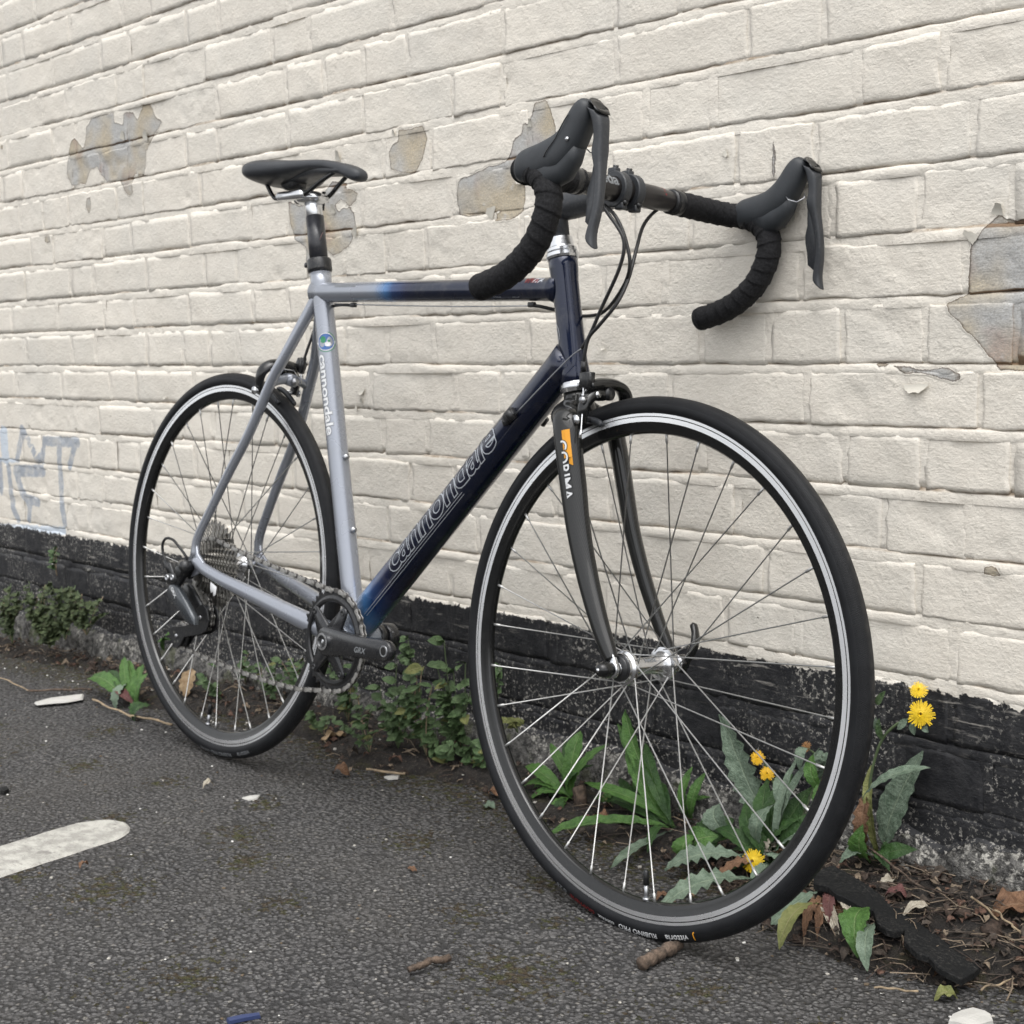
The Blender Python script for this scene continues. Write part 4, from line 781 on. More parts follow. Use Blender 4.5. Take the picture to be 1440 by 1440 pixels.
# ------------------------------------------------------------------ stem, handlebar (steered axes)
WC = -.020
su = [MFi @ (MB @ (HT0 + ax * .028)), MFi @ (MB @ (HT0 + ax * .060))]
CL = B(-.0985, .5990, WC)
j0 = MFi @ (MB @ (HT0 + ax * .072))
stem = part('stem', join(tube([su[0], su[1], j0 + (su[1] - su[0]).normalized() * .006], [.0125, .0128, .0145], 24), tube([j0 + (CL - j0).normalized() * -.016, j0 + (CL - j0).normalized() * -.012, j0 + (CL - j0) * .25, j0 + (CL - j0) * .8, j0 + (CL - j0) * .93], [.012, .0180, .0190, .0180, .0185], 26, r2=[.012, .0180, .0185, .0175, .021])), M_PL, M=MF)
for o_ in (-.0125, .0125):
    ring = []
    for k in range(29):
        a = 2 * math.pi * k / 28; ring.append((math.cos(a), math.sin(a)))
    vf = lathe([(.0163, -.0068), (.0222, -.0068), (.0234, -.0052), (.0234, .0052), (.0222, .0068), (.0163, .0068)], 36)
    o_ += .006
    part('clamp_band', sh(vf, CL.x, CL.z, WC + o_), M_PL, stem, MF, ang=35)
    part('clamp_ear', join(box(CL + Vector((-.006, -o_, .0235)), .014, .011, .010, .002), box(CL + Vector((.010, -o_, -.0215)), .014, .011, .010, .002)), M_PL, stem, MF)
    part('clamp_bolt', cyl(CL + Vector((-.004, -o_, .026)), CL + Vector((-.003, -o_, .0315)), .0038), M_BK, stem, MF)
    part('clamp_bolt', cyl(CL + Vector((.014, -o_, -.019)), CL + Vector((.0195, -o_, -.016)), .0040), M_BK, stem, MF)
def bar_side(s):
    return [B(-.0985, .5990, WC), B(-.0985, .5990, WC + .05 * s), B(-.0985, .5985, WC + .11 * s), B(-.0975, .5975, WC + .160 * s), B(-.088, .5955, WC + .186 * s), B(-.070, .5930, WC + .197 * s), B(-.048, .5860, WC + .2005 * s), B(-.030, .5710, WC + .2015 * s), B(-.0235, .5500, WC + .2020 * s), B(-.0285, .5270, WC + .2025 * s), B(-.044, .5010, WC + .2030 * s), B(-.070, .4800, WC + .2030 * s), B(-.100, .4660, WC + .2030 * s), B(-.138, .4565, WC + .2030 * s)]
PR = catmull(bar_side(1), 7); PL_ = catmull(bar_side(-1), 7)
core = [p for p in PL_[::-1]] + PR[1:]
def rbar(p): return float(np.interp(abs(-p.y - WC), [0, .050, .085, .10], [.0160, .0158, .0135, .0120]))
bar = part('handlebar', tube(core, [rbar(p) for p in core], 22), simple('bar_black', (.020, .018, .018), .35, .3, coat=.3), M=MF)
for s, PP in ((1, PR), (-1, PL_)):
    # dense path for the wrapped tape with its overlapping turns
    dense = []; acc = 0
    q = [p for p in PP if abs(-p.y - WC) > .078 or p.x > -.09]
    q = catmull(q, 4)
    pitch = .0172
    def fn(i, s_, a, sg=s):
        t = (s_ / pitch + sg * a / (2 * math.pi)) % 1.0; return 1 + .085 * (t ** 1.5) - .04 + .02 * math.sin(17 * s_ / pitch + 3 * a) * .4
    vf = tube(q, .0163, 28, fn=fn)
    tp_ = part('bar_tape', vf, M_TP, M=MF)
    e = q[-1]; T = (q[-1] - q[-2]).normalized(); part('bar_plug', tube([e - T * .002, e + T * .0035, e + T * .005], [.0168, .0160, .010], 24), M_TP, tp_, MF)
    b0 = q[0]; T = (q[1] - q[0]).normalized(); part('tape_end', tube([b0 - T * .003, b0 - T * .0025, b0 + T * .014, b0 + T * .016], [.0140, .0163, .0166, .0160], 24), M_BK, tp_, MF)
(tx, W_) = text2('deda', .0230, .0006, .0, 1.0, .002); V = []
for x, y in tx[0]: a = math.radians(25) + (y - .004) / .0160; V.append(CL + Vector((math.cos(a) * .0161, -(.0215 + .050) + x * .95, math.sin(a) * .0161)))
part('bar_lettering', (V, tx[1]), M_GY, bar, MF, smooth=False)
for i_, (s_, of) in enumerate((('RHM', -.001), ('02', .027))):
    (tx, W_) = text2(s_, .0230, .0005, .2, 1.0, .002); V = []
    for x, y in tx[0]: a = math.radians(30) + (y - .004) / .0148; V.append(CL + Vector((math.cos(a) * .0151, .020 + of + x * .62, math.sin(a) * .0151)))
    part('bar_lettering', (V, tx[1]), M_RD, bar, MF, smooth=False)
def loft(secs_, seg=24):
    """secs: (centre, tangent-ish up vector, half height, half width, power)"""
    V, F = [], []
    for c, up, a, b, pw in secs_:
        up = Vector(up).normalized()
        for k in range(seg):
            t = 2 * math.pi * k / seg; ct, st_ = math.cos(t), math.sin(t)
            V.append(c + up * (math.copysign(abs(ct) ** pw, ct) * a) + Vector((0, -1, 0)) * (math.copysign(abs(st_) ** pw, st_) * b))
    n = len(secs_)
    for i in range(n - 1):
        for k in range(seg): F.append((i * seg + k, i * seg + (k + 1) % seg, (i + 1) * seg + (k + 1) % seg, (i + 1) * seg + k))
    F.append(tuple(range(seg))[::-1]); F.append(tuple((n - 1) * seg + k for k in range(seg))); return V, F
for s in (1, -1):
    hw = WC + .1960 * s
    def H(u, v, dw=0.0): return B(u, v - .006 * min(1, max(0, (v - .58) / .04)) if v > .58 else v, hw + dw * s + s * .012 * min(1, max(0, (.60 - v) / .10)) * (u > .03) + .003 * s * (u < -.01))
    hood = part('brake_hood', loft([(H(-.078, .598), (.12, 0, 1), .0165, .0155, .9), (H(-.070, .599), (.12, 0, 1), .0200, .0185, .85), (H(-.052, .600), (.05, 0, 1), .0215, .0190, .85), (H(-.034, .602), (-.1, 0, 1), .0225, .0185, .8), (H(-.018, .607), (-.35, 0, 1), .0225, .0178, .8), (H(-.004, .616), (-.62, 0, 1), .0215, .0170, .8), (H(.007, .628), (-.95, 0, 1), .0195, .0165, .8), (H(.015, .641), (-1.3, 0, 1), .0175, .0165, .8), (H(.0215, .653), (-1.6, 0, 1), .0160, .0160, .85), (H(.0275, .662), (-1.5, 0, 1), .0125, .0142, .9), (H(.031, .666), (-1.4, 0, 1), .0070, .0090, 1)]), M_RB, M=MF)
    hood.name = 'brake_hood'; sm = hood.modifiers.new('sub', 'SUBSURF'); sm.levels = sm.render_levels = 1
    part('hood_lower', loft([(H(-.040, .590), (.1, 0, 1), .016, .016, .9), (H(-.022, .584), (.0, 0, 1), .0185, .0160, .9), (H(-.006, .590), (-.5, 0, 1), .017, .0140, .9), (H(.006, .604), (-1, 0, 1), .014, .0125, .9), (H(.013, .618), (-1.2, 0, 1), .011, .011, .9)]), M_RB, hood, MF)
    part('hood_seam', tube(catmull([H(.012, .650, .0165), H(.004, .640, .0172), H(-.006, .625, .0178), H(-.016, .610, .0182), H(-.020, .602, .0184)], 4), .0007, 6), M_BK, hood, MF)
    part('pivot_pin', tube([H(.0125, .6225, .0150), H(.0125, .6225, .0178)], [.0026, .0022], 12), M_AL, hood, MF)
    # lever blade: swings down in front of the hood
    lv = part('brake_lever', loft([(H(.030, .658), (-1, 0, .9), .006, .0085, .8), (H(.038, .656), (-1, 0, .5), .0085, .0115, .8), (H(.047, .648), (-1, 0, -.15), .0085, .0112, .75), (H(.050, .636), (-1, 0, -.1), .0075, .0105, .75), (H(.0515, .620), (-1, 0, 0), .0065, .0085, .7), (H(.0500, .606), (-1, 0, .05), .0088, .0102, .65), (H(.0520, .592), (-1, 0, .1), .0068, .0084, .7), (H(.0560, .576), (-1, 0, .12), .0055, .0068, .7), (H(.0590, .556), (-1, 0, .1), .0050, .0062, .7), (H(.0600, .535), (-1, 0, 0), .0050, .0060, .7), (H(.0570, .517), (-1, 0, -.2), .0052, .0066, .75), (H(.0545, .505), (-1, 0, 0), .0062, .0066, .8), (H(.0570, .496), (-1, 0, .5), .0068, .0072, .85), (H(.0620, .491), (-1, 0, 1), .0045, .0060, .9)], 20), M_PL, M=MF)
    sm = lv.modifiers.new('sub', 'SUBSURF'); sm.levels = sm.render_levels = 1
    part('lever_cap', loft([(H(.033, .663), (-.5, 0, 1), .003, .006, .9), (H(.040, .662), (-.5, 0, 1), .0065, .0105, .85), (H(.047, .657), (-.9, 0, .8), .0075, .0118, .85), (H(.051, .649), (-1, 0, .4), .006, .011, .85)], 18), M_GL, lv, MF)
    # shift paddle behind the lever, towards the bar
    pd = [(.040, .606), (.051, .600), (.055, .575), (.0565, .552), (.0565, .528), (.0525, .514), (.042, .522), (.0410, .538), (.0385, .550), (.0385, .560), (.042, .572), (.042, .582), (.0425, .592)]
    part('shift_paddle', plate(pd, (lambda u, v: hw - .0040 * s + s * .012 * min(1, max(0, (.60 - v) / .10))), (lambda u, v: hw + .0005 * s + s * .012 * min(1, max(0, (.60 - v) / .10))), .0008), M_PL, lv, MF)
    part('lever_spring', tube([H(.012, .618, -.012), H(.020, .610, -.014), H(.032, .606, -.012), H(.040, .612, -.008), H(.038, .620, -.004)], .0007, 6), M_AL2, lv, MF)
    part('lever_shaft', cyl(H(.028, .640, 0), H(.026, .646, -.002), .0030, 10), M_AL, lv, MF)
# ------------------------------------------------------------------ drivetrain
cs = part('crankset', lathe([(.0, .050), (.018, .050), (.020, .052), (.020, .060), (.0185, .0615), (.0, .0615)], 30), M_CR); 
for v_ in cs.data.vertices: pass
setw(cs, MB @ Matrix.Translation(B(BBc[0], BBc[1], .0557)), bike)
PDc = (.5600, -.0665)
def wfr(u, v): t = min(1, max(0, (u - BBc[0]) / .17)); return lerp(.0625, .0795, t)
def wbk(u, v): t = min(1, max(0, (u - BBc[0]) / .17)); return lerp(.0480, .0660, t)
ol = hull2(((BBc[0], BBc[1], .0225), (PDc[0], PDc[1], .0145)), 12)
# waist the arm a little and subdivide its long sides
pts = []
for i in range(len(ol)):
    a, b = ol[i], ol[(i + 1) % len(ol)]; pts.append(a); d = math.hypot(b[0] - a[0], b[1] - a[1])
    if d > .03:
        for k in range(1, 10):
            t = k / 10; x, y = lerp(a[0], b[0], t), lerp(a[1], b[1], t); cy = BBc[1] + (x - BBc[0]) / (PDc[0] - BBc[0]) * (PDc[1] - BBc[1]); pts.append((x, cy + (y - cy) * (1 - .16 * math.sin(math.pi * ((x - BBc[0]) / .17)) ** 2)))
part('crank_arm', plate(pts, wbk, wfr, .0022), M_CR, cs, ang=50)
part('crank_cap', join(sh(lathe([(.0, .0660), (.0128, .0628), (.0134, .0672), (.0098, .0674), (.0095, .0645), (0, .0645)], 30), *BBc)), M_AL, cs, ang=35)
part('cap_hole', sh(lathe([(.0, .0652), (.0094, .0652)], 24), *BBc), M_BK, cs)
part('pedal_thread', sh(lathe([(.0062, .0803), (.0082, .0803), (.0085, .0797), (.0085, .0780)], 24), *PDc), M_AL2, cs, ang=35)
part('pedal_hole', sh(lathe([(0, .0799), (.0064, .0799)], 20), *PDc), simple('hollow_dark', (.006, .006, .006), .8), cs)
(tx, W_) = text2('GRX', .0185, .0004, .25, 1.0, .01); k_ = .034 / W_
part('crank_lettering', ([B(.478 + x * k_, -.0795 + y * .62 + x * .04, wfr(.478 + x * k_, 0) + .0003) for x, y in tx[0]], tx[1]), M_GY, cs, smooth=False)
for i, a in enumerate((133, 55, 232, 305)):
    a = math.radians(a); p1 = (BBc[0] + .0575 * math.cos(a), BBc[1] + .0575 * math.sin(a)); p0 = (BBc[0] + .010 * math.cos(a), BBc[1] + .010 * math.sin(a))
    part('spider_arm', plate(hull2(((*p0, .0175), (*p1, .0078)), 8), .0490, lambda u, v, p0=p0, p1=p1: lerp(.0600, .0540, min(1, math.hypot(u - p0[0], v - p0[1]) / .047)), .0018), M_CR, cs, ang=50)
    part('ring_bolt', sh(lathe([(0, .0543), (.0022, .0543), (.0026, .0556), (.0046, .0556), (.0048, .0545)], 16), *p1), M_BK, cs)
NT = 38; rp = .0127 / (2 * math.sin(math.pi / NT)); ol = []
for k in range(NT):
    for da, r in ((-.32, rp - .0028), (-.14, rp + .0005), (-.04, rp + .0034), (.04, rp + .0034), (.14, rp + .0005), (.32, rp - .0028)): a = 2 * math.pi * (k + .5 + da) / NT; ol.append((r * math.cos(a), r * math.sin(a)))
def annulus(ol, ri, wb, wf, n):
    V = []; m = len(ol)
    for w_ in (wb, wf):
        V += [B(BBc[0] + x, BBc[1] + y, w_) for x, y in ol]; V += [B(BBc[0] + ri * x / math.hypot(x, y), BBc[1] + ri * y / math.hypot(x, y), w_) for x, y in ol]
    F = []
    for k in range(m):
        k2 = (k + 1) % m; F += [(k, k2, m + k2, m + k), (2 * m + k, 3 * m + k, 3 * m + k2, 2 * m + k2), (k, 2 * m + k, 2 * m + k2, k2), (m + k, m + k2, 3 * m + k2, 3 * m + k)]
    return V, F
part('chainring', join(annulus(ol, .0615, .0430, .0465, NT), sh(lathe([(.0615, .0420), (.0690, .0430), (.0700, .0465), (.0655, .0492), (.0618, .0488), (.0600, .0465)], 72), *BBc)), M_BK, cs, ang=35)
part('bottom_bracket', join(sh(lathe([(.010, .034), (.0215, .034), (.0215, .0445), (.010, .0450)], 30), *BBc), sh(lathe([(.010, -.034), (.0215, -.034), (.0215, -.0445), (.010, -.0450)], 30), *BBc)), M_BK)
PL2 = (2 * BBc[0] - PDc[0], 2 * BBc[1] - PDc[1])
la = part('left_crank_arm', plate(hull2(((*BBc, .0215), (*PL2, .0145)), 12), -.0500, -.0700, .002), M_CR, ang=50)
part('pinch_bolts', join(cyl(B(BBc[0] + .016, BBc[1] - .018, -.058), B(BBc[0] + .016, BBc[1] + .012, -.058), .004)), M_BK, la)
# cassette, 11 cogs
M_CG = simple('cog_steel', (.40, .39, .37), .30, 1.0, var=.2, dust=.2)
cas = empty('cassette', WM[RW.name], bike)
for i, nt_ in enumerate((38, 34, 31, 28, 25, 23, 21, 19, 17, 15, 13)):
    r = .0127 / (2 * math.sin(math.pi / nt_)); wq = .0235 + i * .0028; V = []; ol2 = []
    for k in range(nt_):
        for da, rr_ in ((-.35, r - .003), (-.08, r + .003), (.08, r + .003), (.35, r - .003)): a = 2 * math.pi * (k + da) / nt_; ol2.append((rr_ * math.cos(a), rr_ * math.sin(a)))
    m = len(ol2); ri = max(.012, r - .012)
    for w_ in (wq, wq + .0017): V += [B(x, y, w_) for x, y in ol2] + [B(ri * x / math.hypot(x, y), ri * y / math.hypot(x, y), w_) for x, y in ol2]
    F = []
    for k in range(m):
        k2 = (k + 1) % m; F += [(k, k2, m + k2, m + k), (2 * m + k, 3 * m + k, 3 * m + k2, 2 * m + k2), (k, 2 * m + k, 2 * m + k2, k2), (m + k, m + k2, 3 * m + k2, 3 * m + k)]
    obj('cog', (V, F), M_CG, cas, WM[RW.name], ang=30)
obj('cog_carrier', join(lathe([(.013, .023), (.030, .0232), (.026, .030), (.020, .036), (.016, .054), (.010, .0545)], 24)), M_CHD, cas, WM[RW.name])
# rear mech
GP, TP = (.0215, -.0870), (-.0560, -.1290)
rd = part('rear_derailleur', join(tube([B(-.010, -.010, .066), B(-.010, -.010, .088), B(-.010, -.010, .090)], [.0105, .0105, .008], 20), plate(hull2(((-.010, -.010, .012), (-.038, -.038, .0105)), 10), .072, .084, .002)), M_BK)
part('mech_hanger', plate(hull2(((-.001, -.001, .011), (-.010, -.014, .010)), 10), .0605, .0672, .001), M_BK, rd)
bod = [(-.050, -.044), (-.040, -.034), (-.026, -.033), (-.012, -.040), (.006, -.054), (.028, -.072), (.042, -.084), (.044, -.096), (.030, -.098), (.014, -.094), (-.006, -.080), (-.024, -.070), (-.040, -.064), (-.050, -.056)]
part('mech_body', plate(bod, .072, .086, .003), simple('dark_grey_paint', (.055, .062, .070), .28, .4, coat=.5, dust=.1), rd, ang=50)
part('mech_inner_plate', plate(bod, .050, .058, .003), M_BK, rd)
for x, y in ((-.0445, -.024), (-.0265, -.022)): part('limit_screw', sh(lathe([(0, .0895), (.0030, .0895), (.0034, .0905), (.0050, .0905), (.0052, .0880)], 14), x, y), M_AL2, rd)
part('mech_knuckle', join(plate(hull2(((-.045, -.026, .009), (-.026, -.024, .009)), 8), .070, .088, .002), plate(hull2(((-.048, -.020, .007), (-.058, -.004, .0055)), 8), .070, .080, .002)), M_BK, rd)
(tx, W_) = text2('GRX', .010, .0003, .0, 1.0, .01); ca, sa = math.cos(-.80), math.sin(-.80)
part('mech_lettering', ([B(-.034 + x * ca - y * sa, -.0425 + x * sa + y * ca, .0866) for x, y in tx[0]], tx[1]), M_WH, rd, smooth=False)
for w0, w1 in ((.0560, .0590), (.0370, .0395)):
    part('cage_plate', plate([(GP[0] + .020, GP[1] + .016), (GP[0] + .027, GP[1] - .002), (GP[0] + .020, GP[1] - .020), (GP[0] + .002, GP[1] - .029), (-.030, -.128), (-.040, -.140), (-.050, -.150), (-.066, -.150), (-.076, -.138), (-.086, -.122), (-.070, -.114), (-.030, -.108), (GP[0] - .022, GP[1] - .012), (GP[0] - .014, GP[1] + .014), (GP[0] + .004, GP[1] + .024)], w0, w1, .0006), M_BK, rd, ang=40)
for c_ in (GP, TP):
    part('jockey_wheel', sh(lathe([(.004, .0440), (.0185, .0440), (.0215, .0465), (.0215, .0485), (.0185, .0510), (.004, .0510)], 26), *c_), M_BK, rd, ang=35)
    part('jockey_bolt', sh(lathe([(0, .0610), (.0028, .0610), (.0035, .0600), (.0035, .0560)], 12), *c_), M_AL2, rd)
for x, y in ((-.064, -.124), (-.060, -.140), (-.050, -.138)): part('cage_hole', sh(lathe([(0, .0594), (.0024, .0594)], 12), x, y), simple('cage_gap', (.10, .10, .09), .8), rd)
# chain
WCH = .0450
def arc(c, r, a0, a1, n, w_=WCH): return [(c[0] + r * math.cos(math.radians(lerp(a0, a1, k / (n - 1)))), c[1] + r * math.sin(math.radians(lerp(a0, a1, k / (n - 1)))), w_) for k in range(n)]
path = [(BBc[0] + rp * math.cos(math.radians(96)), BBc[1] + rp * math.sin(math.radians(96)), WCH), (.28, .012, .044), (.14, .030, .042), (.02, .0495, .0385)] + arc((0, 0), .0470, 90, 262, 12, .0380) + [(.018, -.058, .040)] + arc(GP, .0215, 48, -118, 9, .0475) + [(-.030, -.113, .0475)] + arc(TP, .0215, 62, 255, 9, .0475) + [(-.02, -.1530, .047), (.06, -.1600, .046), (.14, -.1650, .0455), (.22, -.1675, .045), (.30, -.1665, .045), (.35, -.1600, .045)] + arc(BBc, rp + .001, -86, 90, 22)
pts3 = [B(u, v, w_) for u, v, w_ in path]
dense = []
for a, b in zip(pts3, pts3[1:]):
    for k in range(20): dense.append(a.lerp(b, k / 20))
cum = [0]
for a, b in zip(dense, dense[1:]): cum.append(cum[-1] + (b - a).length)
nl = int(cum[-1] / .0127 / 2) * 2; pit = cum[-1] / nl
def ap(s):
    i = min(len(cum) - 2, max(0, int(np.searchsorted(cum, s)) - 1)); t = (s - cum[i]) / max(1e-9, cum[i+1] - cum[i]); return dense[i].lerp(dense[i+1], t)
chain = empty('chain', MB @ Matrix.Translation(B(.2, -.05, .045)), bike)
def link_outline(L, r=.0039, waist=.0026):
    o = []
    for k in range(7): a = math.radians(90 + 180 * k / 6); o.append((-L / 2 + r * math.cos(a), r * math.sin(a)))
    o.append((0, -waist))
    for k in range(7): a = math.radians(-90 + 180 * k / 6); o.append((L / 2 + r * math.cos(a), r * math.sin(a)))
    o.append((0, waist)); return o
mo = join(*[plate(link_outline(pit), a, b, .0002) for a, b in ((.0020, .0030), (-.0020, -.0030))], *[sh(lathe([(0, -.0036), (.0017, -.0036), (.0017, .0036), (0, .0036)], 8), x, 0) for x in (-pit / 2, pit / 2)])
mn = join(*[plate(link_outline(pit), a, b, .0002) for a, b in ((.0010, .0018), (-.0010, -.0018))], *[sh(lathe([(.0038, -.0012), (.0038, .0012)], 10), x, 0) for x in (-pit / 2, pit / 2)])
lm = []
for vf, m_ in ((mo, M_CH), (mn, M_CHD)):
    me = bpy.data.meshes.new('chain_link'); me.from_pydata([tuple(v) for v in vf[0]], [], vf[1]); me.materials.append(m_); lm.append(me)
for k in range(nl):
    a, b = ap(k * pit), ap((k + 1) * pit); T = (b - a).normalized(); yv = Vector((0, 1, 0)); yv = (yv - T * yv.dot(T)).normalized(); zv = T.cross(yv)
    R = Matrix(((T.x, yv.x, zv.x, 0), (T.y, yv.y, zv.y, 0), (T.z, yv.z, zv.z, 0), (0, 0, 0, 1)))
    o = bpy.data.objects.new('chain_link', lm[k % 2]); COL.objects.link(o); setw(o, MB @ Matrix.Translation((a + b) / 2) @ R, chain)
# sticker on the chain stay
part('stay_tag', plate([(.064, -.020), (.084, -.027), (.082, -.040), (.076, -.044), (.073, -.036), (.068, -.039), (.064, -.033)], .0675, .0680, .0002), M_WH, frame)
# ------------------------------------------------------------------ brakes
def caliper(name, M, u0, v0, lab, wc=0.0):
    """dual pivot caliper: centre bolt at (u0, v0), looking along u"""
    f = 1
    def C(w_, dv, du=0.0): return B(u0 + du, v0 + dv, wc + w_)
    c = part(name, join(cyl(C(0, 0, -.02), C(0, 0, .020), .0050, 14), cyl(C(0, 0, .016), C(0, 0, .022), .0085, 16)), M_BK, M=M); c['label'] = lab
    # long arm arching over the tyre to the far side, and the shorter near arm
    P1 = catmull([C(.030, .008, .012), C(.014, .012, .012), C(-.008, .013, .014), C(-.026, .008, .015), C(-.036, -.004, .014), C(-.037, -.020, .010), C(-.033, -.036, .004)], 6)
    n = len(P1); part('caliper_arm', tube(P1, [float(np.interp(i / (n - 1), [0, .2, .6, 1], [.008, .0110, .0120, .0075])) for i in range(n)], 14, up=(1, 0, 0), r2=[float(np.interp(i / (n - 1), [0, .2, .6, 1], [.006, .0075, .0070, .0055])) for i in range(n)]), M_GL, c, M)
    P2 = catmull([C(-.010, .010, .008), C(.002, .000, .010), C(.020, -.002, .010), C(.032, -.012, .010), C(.036, -.024, .010), C(.033, -.038, .006)], 6)
    n = len(P2); part('caliper_arm', tube(P2, [float(np.interp(i / (n - 1), [0, .3, 1], [.011, .0115, .0070])) for i in range(n)], 14, up=(1, 0, 0), r2=[float(np.interp(i / (n - 1), [0, .3, 1], [.009, .009, .0065])) for i in range(n)]), M_GL, c, M)
    part('cable_anchor', plate([(u0 - .002, v0 + .006), (u0 + .018, v0 + .006), (u0 + .018, v0 + .026), (u0 - .002, v0 + .026)], wc + .024, wc + .036, .002), M_BK, c, M)
    part('cable_clamp', tube([C(.040, -.010, .016), C(.047, -.010, .018)], .0042, 12), M_AL2, c, M)
    for s in (1, -1):
        part('brake_shoe', join(tube(catmull([C(.0158 * s, -.037, -.030), C(.0162 * s, -.035, -.010), C(.0162 * s, -.0355, .012), C(.0160 * s, -.040, .026)], 4), [.0048] * 12 + [.003], 10, up=(0, 0, 1), r2=[.0040] * 13)), M_PL, c, M)
        part('shoe_bolt', join(tube([C(.020 * s, -.0355, .006), C(.042 * s, -.0355, .006)], .0040, 12), tube([C(.042 * s, -.0355, .006), C(.0455 * s, -.0355, .006)], .0064, 14)), M_AL, c, M)
    part('spring', tube([C(-.030, .008, .002), C(-.015, .014, -.004), C(.010, .012, -.004), C(.030, -.004, .0)], .0012, 6), M_AL, c, M)
    part('pivot_bolt', tube([C(.020, -.002, .016), C(.020, -.002, .021)], .0045, 12), M_AL, c, M)
    return c
fb = caliper('front_brake', MF, -.108, .338, 'glossy black front brake caliper over the tyre')
MRB = MB @ Matrix.Translation(B(.176, .326, 0)) @ Matrix.Rotation(math.radians(180), 4, 'Z') @ Matrix.Rotation(math.radians(-30), 4, 'Y') @ Matrix.Translation(B(-.0, -.0, 0))
rb = caliper('rear_brake', MRB, .018, -.002, 'glossy black rear brake caliper behind the seat stays')
part('bridge_nut', join(cyl(B(.186, .3235, 0), B(.192, .3222, 0), .0058, 16), cyl(B(.192, .3222, 0), B(.1925, .3221, 0), .0034, 12)), M_AL2, frame)
# ------------------------------------------------------------------ cables
def cable(name, pts, r, m_, n=10, **k):
    return part(name, tube(catmull(pts, n), r, 10), m_, **k)
def bx(px, py, w_): return onb(px, py, w_, 0)
cable('gear_cable_housing', [bx(846, 287, .03), bx(857, 303, .03), bx(869.7, 321, .03), bx(876.7, 336, .03), bx(877, 355, .03), bx(871, 377, .03), bx(862.8, 397, .03), bx(846, 433, .03), bx(829, 472, .032), bx(818, 490, .032)], .0024, M_CB)
cable('gear_cable_inner', [bx(818, 490, .032), bx(801, 503, .033), bx(760, 545, .033), bx(724, 583, .031)], .0008, M_AL2, 4)
cable('rear_brake_housing', [bx(850, 288, .015), bx(864, 302, .015), bx(875, 323, .015), bx(882, 346, .015), bx(885.7, 366.7, .015), bx(883.6, 386, .012), bx(875, 405.6, .005), bx(860, 427.8, -.005), bx(848, 439, -.012), bx(838, 443, -.020), bx(815, 444, -.030), bx(782, 436, -.016), bx(760, 431, -.004), bx(752, 430, .0)], .0024, M_CB)
cable('front_brake_housing', [bx(936, 287, -.09), bx(917, 301, -.07), bx(904, 319, -.05), bx(896, 346, -.02), bx(888, 378, .0), bx(882, 397, .012), bx(874, 415, .022), bx(863, 433, .030), bx(843, 457, .036), bx(828, 475, .038), bx(822, 500, .038), bx(821, 514, .036)], .0024, M_CB)
part('brake_cable_end', tube([bx(821, 508, .036), bx(820.5, 524, .034)], .0040, 12), M_BK); cable('front_brake_cable', [bx(820.5, 522, .034), bx(820, 560, .040), bx(817, 608, .052), bx(815.5, 614, .054)], .0010, M_AL, 3)
part('cable_crimp', tube([bx(817.5, 604, .052), bx(815.5, 616, .054)], .0020, 8), M_AL)
cable('rear_brake_inner', [bx(752, 430, 0), bx(640, 431, 0), bx(508, 428.5, 0), bx(470, 427, 0)], .0009, M_AL2, 2)
part('cable_stop', join(box(bx(748, 428.5, 0), .012, .007, .007, .0015), box(bx(497, 429, 0), .012, .007, .007, .0015)), M_BK, frame)
cable('rear_brake_loop', [bx(497, 429.5, .0), bx(478, 429, .0), bx(461, 434, -.02), bx(447, 450, -.028), bx(437, 478, -.015), bx(428.5, 503, -.008), bx(425.5, 516, -.006)], .0024, M_CB)
part('rear_cable_boot', tube([bx(427, 503, -.006), bx(425.5, 516, -.006), bx(424, 524, -.006)], [.0050, .0048, .0032], 12), M_BK); cable('rear_cable_end', [bx(424, 522, -.006), bx(423.5, 540, -.006)], .0009, M_AL, 2)
part('downtube_adjuster', join(box(bx(717, 584, .030), .020, .010, .014, .002, Matrix.Rotation(-.75, 3, 'Y')), tube([bx(713, 578, .036), bx(722, 590, .030)], .0062, 14), tube([bx(709, 588, .030), bx(712, 598, .030)], .0045, 10)), M_BK, frame)
part('left_adjuster', tube([bx(768, 588, -.030), bx(762, 597, -.030)], .0050, 10), M_BK, frame)
cable('gear_cable_loop', [bx(264, 788, .068), bx(260, 780, .072), bx(251, 768, .076), bx(243, 759, .078), bx(234, 757, .079), bx(229, 764, .079), bx(229, 776, .078), bx(233, 789, .077), bx(237, 799, .076)], .0024, M_CB, 6)
part('barrel_adjuster', tube([bx(234, 789, .077), bx(240, 805, .076)], .0055, 14), M_BK)
part('housing_stop', join(tube([bx(262, 785, .066), bx(267, 793, .066)], .0050, 12), tube([bx(258, 796, .074), bx(262, 797, .084)], .011, 18)), M_BK)
cable('stay_cable', [bx(267, 793, .066), bx(300, 806, .060), bx(345, 826, .055), bx(420, 880, .040)], .0009, M_AL2, 2)
